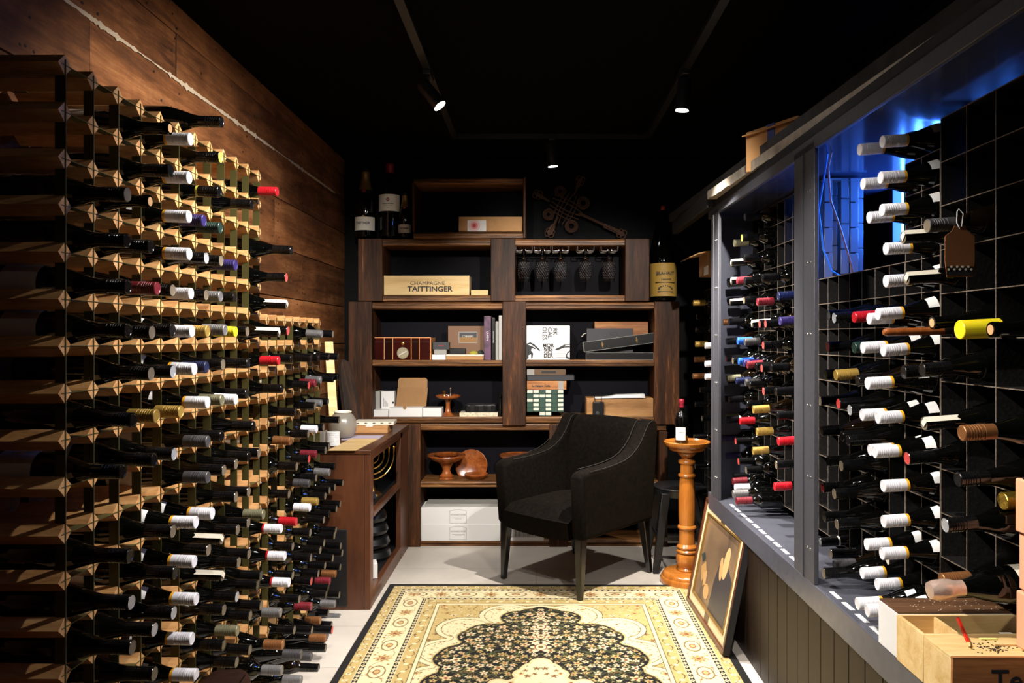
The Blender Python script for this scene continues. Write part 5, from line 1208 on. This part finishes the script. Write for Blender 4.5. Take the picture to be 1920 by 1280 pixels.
t = thing('whisky_bottle', 'squat dark bottle with red capsule and cream label standing on the pedestal', 'bottle', (px-.032, py-.02, .7405))
sc_ = .87
MB().lathe([(r*sc_, h*sc_) for r, h in smooth_prof(HB)], 32).build('bottle_body', 'glassdark', t, angle=50)
MB().lathe([(.0150*sc_, .218*sc_), (.0150*sc_, .240*sc_), (.0172*sc_, .243*sc_), (.0172*sc_, .262*sc_), (.015*sc_, .267*sc_), (.002, .268*sc_)], 24).build('red_capsule', plain('capsule_red2', srgb(120, 24, 40), .3), t, angle=40)
lb = patch(HB, .022, .098, math.radians(-160), math.radians(-65), 'label', 'label_cream', 2, 20); lb.transform(Matrix.Scale(sc_, 4)); l = obj('label', lb, t)
w = MB(); w.box(-.022, .008, -.0352, -.0347, .060, .0625); w.box(-.018, .004, -.0352, -.0347, .045, .0462)
w.build('label_print', 'ink_grey', l)

t = thing('metal_stool', 'black metal stool with flared legs behind the wooden pedestal', 'stool', (.955-.13, 4.28, 0))
MB().prism([(.155*math.cos(a)*(1 if abs(math.cos(a)) < .8 else .97), .155*math.sin(a)) for a in [2*PI*i/28 for i in range(28)]], .440, .452, 'z').build('seat', 'black_steel', t, bevel=.004)
MB().lathe([(.150, .405), (.152, .44)], 28, cap0=False, cap1=False).build('seat_rim', 'black_steel', t)
for sx in (-1, 1):
    for sy in (-1, 1):
        w = MB(); tp = (.10*sx, .10*sy); bt = (.165*sx, .165*sy)
        for (p, r, z) in ((tp, .026, .43), (bt, .017, 0)):
            w.v += [(p[0]-r, p[1]-r, z), (p[0]+r, p[1]-r, z), (p[0]+r, p[1]+r, z), (p[0]-r, p[1]+r, z)]
        for q in range(4): w.f.append((q, (q+1) % 4, 4+(q+1) % 4, 4+q)); w.m.append(0)
        w.f += [(0, 1, 2, 3), (4, 5, 6, 7)]; w.m += [0, 0]
        w.build('leg', 'black_steel', t, bevel=.004)
w = MB()
w.box(-.14, .14, -.142, -.136, .17, .19); w.box(-.14, .14, .136, .142, .17, .19); w.box(-.142, -.136, -.14, .14, .17, .19); w.box(.136, .142, -.14, .14, .17, .19)
w.build('foot_rail', 'black_steel', t)

# ------------------------------------------------------------------ leaning framed picture
c0 = Vector((.745, 3.675, .0075)); 
tiltv = Vector((RW(.842, 0, 0)[0]-.012-.745, 0, 0))
fw, fh = .665, .515
yax = Vector((.02, -1, 0)).normalized()           # along the bottom edge, towards the viewer
upv = Vector((.098, .005, math.sqrt(1-.098**2*1)*1.0)); upv = Vector((.098/fh*1.0, .03, 1.0)).normalized()
nrm = yax.cross(upv).normalized()
if nrm.x > 0: nrm = -nrm
R_ = Matrix((yax, nrm, upv)).transposed().to_4x4(); R_.translation = c0
pt = thing('framed_picture', 'framed brown painting leaning against the boarded cabinet base', 'picture', c0)
pt.matrix_world = R_
def PB(name, x0, x1, z0, z1, d0, d1, mat, **k):
    return MB().box(x0, x1, d0, d1, z0, z1).build(name, mat, pt, **k)
fr_w = wood('picture_frame', [srgb(44, 22, 14), srgb(84, 44, 26), srgb(110, 62, 36)], (3, 3, 3), 2, .3, .05, coat=.4)
for (a, b_, c_, d_) in ((0, fw, 0, .022), (0, fw, fh-.022, fh), (0, .022, .022, fh-.022), (fw-.022, fw, .022, fh-.022)):
    PB('frame_rail', a, b_, c_, d_, -.022, .008, fr_w, bevel=.003)
mt_ = plain('mount_cream', srgb(222, 198, 156), .6)
w = MB()
for (a, b_, c_, d_) in ((.022, fw-.022, .022, .062), (.022, fw-.022, fh-.062, fh-.022), (.022, .062, .062, fh-.062), (fw-.062, fw-.022, .062, fh-.062)): w.box(a, b_, -.012, .000, c_, d_)
w.build('mount', mt_, pt)
w = MB()
for (a, b_, c_, d_) in ((.06, fw-.06, .06, .068), (.06, fw-.06, fh-.068, fh-.06), (.06, .068, .068, fh-.068), (fw-.068, fw-.06, .068, fh-.068)): w.box(a, b_, -.012, .004, c_, d_)
w.build('gilt_slip', 'gold', pt, bevel=.001)
w = MB().box(fw*.47, fw*.57, .0005, .0015, .024, .060).box(fw*.43, fw*.52, .0005, .0015, fh-.060, fh-.024)
MB().box(fw, fw+.0012, -.021, .007, .001, fh-.001).build('frame_edge', 'ink', pt)
w.build('mount_ornament', plain('ornament_brown', srgb(96, 76, 56), .4), pt)
# generic soft brown composition
m, nt, b = new_mat('painting'); N = nt.nodes.new; L_ = nt.links.new
tc = N('ShaderNodeTexCoord'); n_ = N('ShaderNodeTexNoise'); n_.inputs['Scale'].default_value = 3.2; n_.inputs['Detail'].default_value = 5; n_.inputs['Distortion'].default_value = .5
r_ = N('ShaderNodeValToRGB'); e = r_.color_ramp.elements; e[0].position = .3; e[0].color = srgb(70, 58, 50); e[1].position = .75; e[1].color = srgb(168, 128, 84)
x_ = e.new(.52); x_.color = srgb(122, 98, 74)
L_(tc.outputs['Object'], n_.inputs['Vector']); L_(n_.outputs['Fac'], r_.inputs['Fac']); L_(r_.outputs['Color'], b.inputs['Base Color']); b.inputs['Roughness'].default_value = .35
cv = PB('canvas', .062, fw-.062, .062, fh-.062, -.014, -.006, m)
def shape(pts, col, d=-.0058):
    sg = 1 if True else -1
    MB().prism(pts, d, d+.0004, 'y').build('painted_shape', plain('paint', col, .4), cv, smooth=False)
def ell(cx, cz, rx, rz, n=20, rot=0): return [(cx+rx*math.cos(2*PI*i/n)*math.cos(rot)-rz*math.sin(2*PI*i/n)*math.sin(rot), cz+rx*math.cos(2*PI*i/n)*math.sin(rot)+rz*math.sin(2*PI*i/n)*math.cos(rot)) for i in range(n)]
shape([(.062+.25, .062), (fw-.062, .062), (fw-.062, .25), (.50, .30), (.43, .33), (.37, .30), (.33, .20)], srgb(58, 54, 56))
shape(ell(.455, .315, .036, .072, rot=-.15), srgb(208, 164, 112), -.0052)
shape(ell(.400, .275, .024, .050, rot=.25), srgb(196, 150, 100), -.0048)
shape([(.10, .20), (.16, .24), (.20, .20), (.15, .14)], srgb(176, 136, 84), -.0052)
shape(ell(.245, .125, .042, .034), srgb(196, 150, 96), -.0050)
shape([(.07, .25), (.12, .275), (.15, .25), (.11, .225)], srgb(48, 56, 54), -.0052)
shape([(.16, .19), (.21, .21), (.22, .15), (.18, .13)], srgb(190, 150, 100), -.0048)

# ------------------------------------------------------------------ rug
def rug():
    Wd, Ln, st = 1.575, 2.30, .0030
    nx, ny = int(Wd/st), int(Ln/st)
    xs = (np.arange(nx+1)/nx-.5)*Wd; ys = (np.arange(ny+1)/ny-.5)*Ln
    Xg, Yg = np.meshgrid(xs, ys); ax, ay = np.abs(Xg), np.abs(Yg)
    dx, dy = Wd/2-ax, Ln/2-ay
    d = np.minimum(dx, dy); along = np.where(dx < dy, Yg, Xg)
    def c(r, g, b): return np.array(srgb(r, g, b)[:3])
    BLK, CRM, TAN, OLV, RST, GRN, DRK = c(20, 18, 17), c(212, 196, 156), c(180, 156, 100), c(112, 92, 52), c(132, 70, 48), c(92, 98, 56), c(54, 42, 30)
    col = np.zeros(Xg.shape+(3,)); col[:] = CRM
    def put(mask, cc): col[mask] = cc
    rg = np.random.RandomState(4)
    def flowers(mask, n, rmin, rmax, cols, cen, xr, yr, sym=True, pet=5, avoid=None):
        P = []
        tries = 0
        while len(P) < n and tries < n*30:
            tries += 1
            x, y, r = rg.uniform(*xr), rg.uniform(*yr), rg.uniform(rmin, rmax)
            if any((x-a)**2+(y-b_)**2 < (r+q)**2*.95 for a, b_, q, *_ in P): continue
            P.append((x, y, r, rg.uniform(0, 6), rg.randint(len(cols))))
        for (x, y, r, ph, ci) in P:
            for sx in ((1, -1) if sym else (1,)):
                for sy in ((1, -1) if sym else (1,)):
                    i0 = max(0, int((x*sx-r+Wd/2)/st)-1); i1 = min(nx+1, int((x*sx+r+Wd/2)/st)+2)
                    j0 = max(0, int((y*sy-r+Ln/2)/st)-1); j1 = min(ny+1, int((y*sy+r+Ln/2)/st)+2)
                    if i0 >= i1 or j0 >= j1: continue
                    gx = (Xg[j0:j1, i0:i1]-x*sx)*sx; gy = (Yg[j0:j1, i0:i1]-y*sy)*sy
                    rr = np.hypot(gx, gy); th = np.arctan2(gy, gx)
                    m_ = mask[j0:j1, i0:i1] & (rr < r*(.72+.28*np.cos(pet*th+ph)))
                    sub = col[j0:j1, i0:i1]
                    sub[m_] = cols[ci]; sub[m_ & (rr < r*.32)] = cen
    # outer bands
    put(d < .030, BLK)
    b1 = (d >= .030) & (d < .075); put(b1, TAN)
    wv = .0485+.014*np.sin(along*2*PI/.11); put(b1 & (np.abs(d-wv) < .0022), OLV)
    put(b1 & (np.abs((along+.0275) % .055-.0275) < .008) & (np.abs(d-.0485) < .010), CRM); put(b1 & (np.abs((along+.0275) % .055-.0275) < .0035) & (np.abs(d-.0485) < .004), RST)
    def guard(a, b_):
        g = (d >= a) & (d < b_); put(g, BLK); mid = (a+b_)/2; h = (b_-a)/2
        p = .030; s_ = np.abs((along+p/2) % p-p/2)
        put(g & (s_/(p*.46)+np.abs(d-mid)/(h*.9) < .92), CRM); put(g & (s_/(p*.2)+np.abs(d-mid)/(h*.42) < .9), OLV)
        put((np.abs(d-a) < .0018) | (np.abs(d-b_) < .0018), CRM)
    guard(.075, .100)
    mb = (d >= .100) & (d < .205); put(mb, CRM)
    p = .125; s_ = (along+p/2) % p-p/2; q = d-.1525; kk = np.floor((along+p/2)/p).astype(int) % 2
    rr = np.hypot(s_, q); th = np.arctan2(q, s_)
    put(mb & (rr < .040*(.75+.25*np.cos(8*th))) & (kk == 0), TAN); put(mb & (np.abs(rr-.026*(.8+.2*np.cos(8*th))) < .0026) & (kk == 0), RST); put(mb & (rr < .010) & (kk == 0), RST)
    put(mb & (np.abs(np.hypot(s_*.62, q)-.032) < .0026) & (kk == 1), OLV); put(mb & (np.hypot(s_*.7, q) < .015) & (kk == 1), RST); put(mb & (np.hypot(s_*.7, q) < .010) & (kk == 1), TAN)
    vine = .1525+.038*np.sin(along*2*PI/.25+.6); put(mb & (np.abs(d-vine) < .0014), OLV)
    flowers(mb & (np.abs(d-.1525) > .024), 300, .005, .010, [OLV, TAN, c(150, 110, 70), GRN], RST, (0, .8), (0, 1.15), pet=4)
    flowers(b1, 300, .004, .008, [OLV, CRM, DRK*2], RST, (0, .8), (0, 1.15), pet=4)
    guard(.205, .226)
    b2 = (d >= .226) & (d < .282); put(b2, TAN)
    wv = .254+.016*np.sin(along*2*PI/.13); put(b2 & (np.abs(d-wv) < .0020), DRK*1.5)
    put(b2 & (np.abs((along+.0325) % .065-.0325) < .008) & (np.abs(d-.254) < .009), CRM)
    flowers(b2, 260, .004, .009, [OLV, CRM, DRK*2, CRM], RST, (0, .6), (0, 1.0), pet=4)
    put((np.abs(d-.282) < .002), BLK); b3 = (d > .284) & (d < .300); put(b3, CRM); put(np.abs(d-.301) < .0016, DRK)
    # field
    fld = d >= .3025; put(fld, TAN)
    flowers(fld, 60, .012, .024, [OLV, c(160, 134, 80), CRM], RST, (.0, .48), (.0, .84), pet=6)
    flowers(fld, 500, .003, .008, [OLV, CRM, GRN, DRK*2], RST, (.0, .48), (.0, .84), pet=4)
    # medallion fields by union of circles
    def union(cs, grow=0.):
        m_ = np.zeros(Xg.shape, bool)
        for (x, y, r) in cs:
            for sx in (1, -1):
                for sy in (1, -1): m_ |= (Xg-x*sx)**2+(Yg-y*sy)**2 < (r+grow)**2
        return m_
    big = [(0, .745, .10), (.15, .715, .135), (.335, .56, .13), (.385, .31, .135), (.40, .05, .135), (.0, .62, .20), (.2, .45, .2), (.2, .3, .25), (.2, .1, .25), (0, .3, .3), (0, .0, .35)]
    B = union(big) & fld; Bo = union(big, .004) & fld
    put(Bo, DRK); put(B, CRM)
    Bi = union(big, -.022) & fld; Bi2 = union(big, -.026) & fld; put(Bi & ~Bi2, OLV)
    flowers(Bi2, 60, .010, .020, [TAN, TAN*1.05, CRM*.86], RST, (.0, .50), (.0, .84), pet=6)
    flowers(Bi2, 520, .003, .007, [TAN, OLV, GRN, RST], OLV, (.0, .50), (.0, .84), pet=4)
    med = [(.0, .78, .045), (0, .71, .09), (.10, .685, .085), (.045, .74, .06), (0, .58, .14), (.22, .50, .115), (.275, .47, .085), (.30, .27, .125), (.335, .25, .10), (.33, .02, .125), (0, .45, .24), (0, .3, .3), (0, .0, .34), (.13, .42, .12), (.2, .13, .2), (.2, .32, .16)]
    mo = union(med, .006) & fld; m0 = union(med) & fld
    put(mo, TAN); put(m0, BLK)
    # vines
    for f_, a_, ph in ((7.5, .055, .3), (10, .07, 1.7), (6, .08, 3.1)):
        for x0_ in (.06, .16, .26, .34):
            put(m0 & (np.abs(ax-x0_-a_*.6*np.sin(f_*2*ay*PI+ph)) < .0019), GRN)
        for y0_ in (.1, .24, .38, .52, .64):
            put(m0 & (np.abs(ay-y0_-a_*.5*np.sin(f_*2*ax*PI+ph)) < .0018), OLV)
    inner = union(med, -.012) & fld
    flowers(inner, 210, .012, .027, [CRM, CRM, TAN, c(206, 176, 130)], RST, (.0, .46), (.0, .80), pet=5)
    flowers(inner & (col.sum(axis=2) < .05), 260, .0045, .010, [TAN, GRN, CRM], OLV, (.0, .46), (.0, .80), pet=3)
    # palmettes on the axis and a pale central lozenge
    for (y, r) in ((.70, .030), (.58, .040), (.47, .034), (.36, .045)):
        rr = np.hypot(Xg, (ay-y)*.8); th = np.arctan2(ay-y, Xg)
        put(m0 & (rr < r*(.78+.22*np.cos(6*th))), CRM); put(m0 & (np.abs(rr-r*.55) < .0028), RST); put(m0 & (rr < r*.25), OLV)
    cen = [(0, .0, .13), (0, .14, .085), (.09, .0, .07), (.16, .03, .04), (0, .21, .045), (.06, .11, .05)]
    put(union(cen, .006), DRK); put(union(cen), c(206, 184, 136)); put(union(cen, -.012), CRM); 
    flowers(union(cen, -.016), 16, .010, .018, [TAN, OLV], RST, (0, .17), (0, .2))
    # pile noise
    nz = rg.rand(*Xg.shape)*.16+.90
    col *= nz[..., None]
    n = (nx+1)*(ny+1)
    co = np.zeros((n, 3), np.float32); co[:, 0] = Xg.ravel(); co[:, 1] = Yg.ravel()
    # gentle lie on the floor
    co[:, 2] = .008+.0015*np.sin(Xg.ravel()*5)*np.sin(Yg.ravel()*3.1)*0
    j, i = np.meshgrid(np.arange(ny), np.arange(nx), indexing='ij'); a = (j*(nx+1)+i).ravel()
    fc = np.stack([a, a+1, a+nx+2, a+nx+1], 1).astype(np.int32)
    me = bpy.data.meshes.new('pile'); me.vertices.add(n); me.vertices.foreach_set('co', co.ravel())
    nf = len(fc); me.loops.add(nf*4); me.loops.foreach_set('vertex_index', fc.ravel()); me.polygons.add(nf)
    me.polygons.foreach_set('loop_start', np.arange(0, nf*4, 4, dtype=np.int32)); me.update(calc_edges=True)
    at_ = me.color_attributes.new('pattern', 'FLOAT_COLOR', 'POINT')
    cc = np.ones((n, 4), np.float32); cc[:, :3] = col.reshape(-1, 3); at_.data.foreach_set('color', cc.ravel())
    m, nt, b = new_mat('rug_pile'); vc = nt.nodes.new('ShaderNodeVertexColor'); vc.layer_name = 'pattern'
    nt.links.new(vc.outputs[0], b.inputs['Base Color']); b.inputs['Roughness'].default_value = .9; b.inputs['Specular IOR Level'].default_value = .15
    b.inputs['Sheen Weight'].default_value = .1
    me.materials.append(m)
    t = thing('persian_rug', 'cream and black floral Persian-style rug with scalloped dark medallion', 'rug', (.018, 2.755, 0), math.radians(-.35))
    obj('pile', me, t)
    MB().box(-Wd/2-.004, Wd/2+.004, -Ln/2-.004, Ln/2+.004, .0004, .0072).build('backing', 'ink', t, bevel=.002)
rug()

# ------------------------------------------------------------------ pine boxes on the ledge
zl = ZL; hB = .1045
t = thing('open_wine_box', 'open pale pine wine box with divider on the cabinet ledge', 'wine box', RW(.846, 1.621, zl), -KR)
W_, D_ = .40, .118
MB().box(0, .008, 0, D_, 0, hB).build('end_panel', 'pine_light', t, bevel=.0008, seg=1)
MB().box(W_-.008, W_, 0, D_, 0, hB).build('end_panel', 'pine_light', t, bevel=.0008, seg=1)
MB().box(.008, W_-.008, D_-.007, D_, 0, hB).build('side_panel', 'pine_light', t, bevel=.0008, seg=1)
MB().box(.008, W_-.008, 0, .007, 0, hB).build('side_panel', 'pine_light', t, bevel=.0008, seg=1)
MB().box(.008, W_-.008, .007, D_-.007, 0, .006).build('base', 'pine_light', t)
MB().box(.083, .089, .007, D_-.007, .006, hB-.004).build('divider', 'pine_light', t)
bt = obj('wine_bottle', body_mesh('bord', 'glassdark')); bt.rotation_euler = (0, -PI/2, 0); bt.location = RW(1.236, 1.680, zl+.0442)
tag(bt, 'dark wine bottle lying inside the open pine box', 'wine bottle')
obj('label', patch(BORD, .045, .12, math.radians(-50), math.radians(50), 'label', 'white', 2, 18), bt)
obj('shoulder_label', patch(BORD, .155, .184, math.radians(-24), math.radians(24), 'shoulder_label', 'white', 3, 10), bt)
t = thing('pine_wine_box', 'lidded pine wine box with burned black lettering, beside the open box', 'wine box', RW(.846, 1.507, zl), -KR)
MB().box(0, .009, .007, .112, 0, hB-.006).build('end_panel', 'pine_light', t, bevel=.0008, seg=1)
MB().box(.0, .42, 0, .007, 0, hB).build('front_panel', 'pine_red', t, bevel=.0008, seg=1)
MB().box(.0, .42, .007, .112, hB-.0055, hB).build('lid', 'pine_light', t, bevel=.0008, seg=1)
MB().box(.009, .42, .106, .112, 0, hB-.006).build('back_panel', 'pine_light', t)
text('lettering', 'Te', .060, 'ink', t, (.110, -.0008, .056), ext=.0005, sx=1.0, bold=.0003)
text('lettering', 'Mata', .040, 'ink', t, (.200, -.0006, .056), ext=.0005)
t = thing('lidded_wine_box', 'white-sided box with dark brown wooden lid behind the open pine box', 'wine box', RW(.85, 1.741, zl), -KR)
MB().box(0, .38, 0, .098, 0, hB).build('box_body', 'white', t, bevel=.001)
MB().box(.001, .38, .001, .097, hB, hB+.004).build('lid', 'pine_dark', t, bevel=.001)
w = MB(); rb = random.Random(9)
for i in range(46):
    a, b_ = rb.uniform(.05, .30), rb.uniform(.01, .08); w.box(a, a+.0022, b_, b_+.0018, hB+.0041, hB+.0048)
w.build('crumbs', 'label_cream', t, smooth=False)
pc = thing('red_pencil', 'red pencil lying across the lid of the lettered pine box', 'pencil', RW(.966, 1.697, zl+hB+.0045))
d_ = Vector((.904-.966, 1.543-1.697, 0)).normalized()
q_ = d_.to_track_quat('Z', 'Y').to_matrix().to_4x4()
MB().lathe([(.0042, 0), (.0042, .145)], 6, q_).build('pencil_body', 'red_plastic', pc, smooth=False)
MB().lathe([(.0042, .145), (.0012, .162)], 6, q_).build('pencil_tip', 'pine_light', pc); MB().lathe([(.0013, .161), (.0002, .166)], 6, q_).build('lead', 'ink', pc)
MB().lathe([(.0040, -.006), (.0042, 0)], 6, q_).build('end_cap', 'ink_red', pc)
w = MB()
for i in range(70):
    a, b_ = rb.gauss(.05, .020), rb.gauss(.035, .015); b_ = min(max(b_, .0), .09); w.box(a, a+.003, b_, b_+.0018, 0, .0012)
o = w.build('wax_crumbs', 'ink', None, RW(.905, 1.515, zl+hB), smooth=False); o['kind'] = 'stuff'; tag(o, 'scattered dark wax crumbs on the lettered pine box lid', 'crumbs')
tag(MB().box(0, .09, 0, .012, 0, .003).build('wood_splinter', 'pine_light', None, RW(.965, 1.56, zl+hB+.001)), 'pale splintered wood strip on the lettered pine box lid', 'splinter')
tag(MB().box(0, .036, 0, .008, 0, .0015).build('yellow_paper_slip', plain('yellow_slip', srgb(222, 226, 140), .6), None, RW(.955, 1.592, zl+hB+.0005)), 'small yellow paper slip on the lettered pine box lid', 'paper slip')
for i, (z0_, z1_, xo) in enumerate(((.0, .118, .0), (.120, .238, .006), (.240, .352, -.002))):
    t = thing('salmon_carton', 'salmon pink carton, %s of the three stacked beside the steel rack' % ('bottom', 'middle', 'top')[i], 'carton', RW(1.009+xo, 1.45, zl+hB+.0002+z0_), -KR)
    MB().prism([(.0, .0), (.16, .0), (.16, .112), (.0, .112)], 0, z1_-z0_, 'z').build('carton_body', 'salmon', t, bevel=.004)
    MB().box(-.0006, .0, .075, .112, z1_-z0_-.022, z1_-z0_-.018, Matrix.Rotation(math.radians(14), 4, 'X')).build('slot', 'ink', t)
# wooden stick in the rack
st = thing('wooden_dibber', 'smooth round wooden stick with dark cord poking out of the steel rack', 'stick', RW(.865, 1.848, CAMZ+.012))
MB().lathe([(.001, 0), (.006, .001), (.009, .005), (.0098, .012), (.0100, .15), (.0105, .20)], 20, Matrix.Rotation(math.radians(88.5), 4, 'Y')).build('stick', 'bowl_wood', st)
MB().lathe([(.0075, .148), (.009, .156), (.009, .178), (.006, .19)], 16, Matrix.Rotation(math.radians(88.5), 4, 'Y')@Matrix.Translation((0, -.005, .0))).tube(rnd_loop(.185, .0, .013, 16), .003, 6, closed=True).build('cord', 'dark_leg', st)

# ------------------------------------------------------------------ ceiling track and spotlights
tk = thing('light_track', 'black rectangular lighting track fixed to the ceiling', 'light track', (-.47, 4.33, ZC))
MB().box(-.017, .017, -4.6, 0, -.022, 0).build('track_rail', 'black_steel', tk)
MB().box(1.10, 1.134, -4.6, 0, -.022, 0).build('track_rail', 'black_steel', tk)
MB().box(-.017, 1.134, -.017, .017, -.022, 0).build('track_rail', 'black_steel', tk)
TL, TR = -.47, .645
def spot(label, x, y, d, power, ang=50, blend=.5, drop=.075, col=(1, .945, .87), size=.022):
    d = Vector(d).normalized()
    t = thing('track_spotlight', label, 'spotlight', (x, y, ZC-.022), group=None)
    MB().box(-.016, .016, -.05, .05, -.020, 0).build('adapter', 'black_steel', t, bevel=.002)
    MB().lathe([(.006, -drop-.01), (.006, -.015)], 12).build('stem', 'black_steel', t)
    MB().lathe([(.0025, -.0), (.0025, .001)], 8, Matrix.Translation((0, -.0065, -.05))@Matrix.Rotation(PI/2, 4, 'X')).build('screw', 'chrome', t)
    q = d.to_track_quat('Z', 'Y').to_matrix().to_4x4(); q.translation = Vector((0, 0, -drop-.005))
    h = MB().lathe([(.012, -.055), (.028, -.050), (.031, -.04), (.031, .085), (.029, .085), (.028, .078), (.001, .078)], 28, q).build('lamp_head', 'black_steel', t, angle=40)
    MB().lathe([(.0275, .080), (.0275, .0815), (.001, .082)], 28, q).build('lens', 'lamp', h)
    l = bpy.data.lights.new('spot_lamp', 'SPOT'); l.energy = power; l.spot_size = math.radians(ang); l.spot_blend = blend; l.shadow_soft_size = size; l.color = col
    lo = bpy.data.objects.new('spot_lamp', l); C.objects.link(lo)
    p = Vector((x, y, ZC-.022-drop-.005))+d*.105; lo.location = p; lo.rotation_euler = d.to_track_quat('-Z', 'Y').to_euler(); lo.parent = None
    lo.parent = t; lo.location = p-Vector((x, y, ZC-.022))
    return t
def aim(x, y, tx, ty, tz): return (tx-x, ty-y, tz-(ZC-.12))
# seen in the photograph
spot('black spotlight tilted towards the cabinet on the track over the timber racks', TL, 3.26, (.62, -.10, -.80), 240, 64, .6)
spot('bright black spotlight pointing straight down near the grey cabinet', TR, 3.26, (-.10, -.02, -1), 300, 80, .7)
spot('small black spotlight on the far cross rail before the bookcase', .09, 4.33, (.10, .02, -1), 60, 70, .6)
# the rest of the track, above the frame
spot('spotlight above the frame washing the timber racks steeply from above', TL, 2.05, aim(TL, 2.05, -1.0, 2.8, .45), 55, 80, .7)
spot('spotlight above the frame aimed across at the tall timber rack', TR, 2.05, aim(TR, 2.05, -1.1, 2.72, 1.20), 330, 74, .7)
spot('spotlight above the frame aimed at the cabinet bottles', TL, 1.60, aim(TL, 1.6, .95, 2.15, .90), 225, 52, .6)
spot('spotlight above the frame aimed at the pine boxes on the ledge', TL, .70, aim(TL, .70, .98, 1.5, .62), 105, 40, .6)
spot('spotlight above the frame aimed at the far cabinet bay', TL, 1.90, aim(TL, 1.90, 1.0, 3.25, 1.0), 240, 44, .6)
spot('spotlight above the frame aimed at the shelves and champagne crate', TL, 1.75, aim(TL, 1.75, -.45, 4.7, 1.22), 350, 46, .6)
spot('spotlight above the frame aimed at the glasses and cider carton', TR, 1.68, aim(TR, 1.68, .20, 4.7, 1.10), 290, 42, .6)
spot('spotlight above the frame aimed down at the rug', TR, 1.40, aim(TR, 1.40, .05, 2.9, 0), 90, 60, .7)
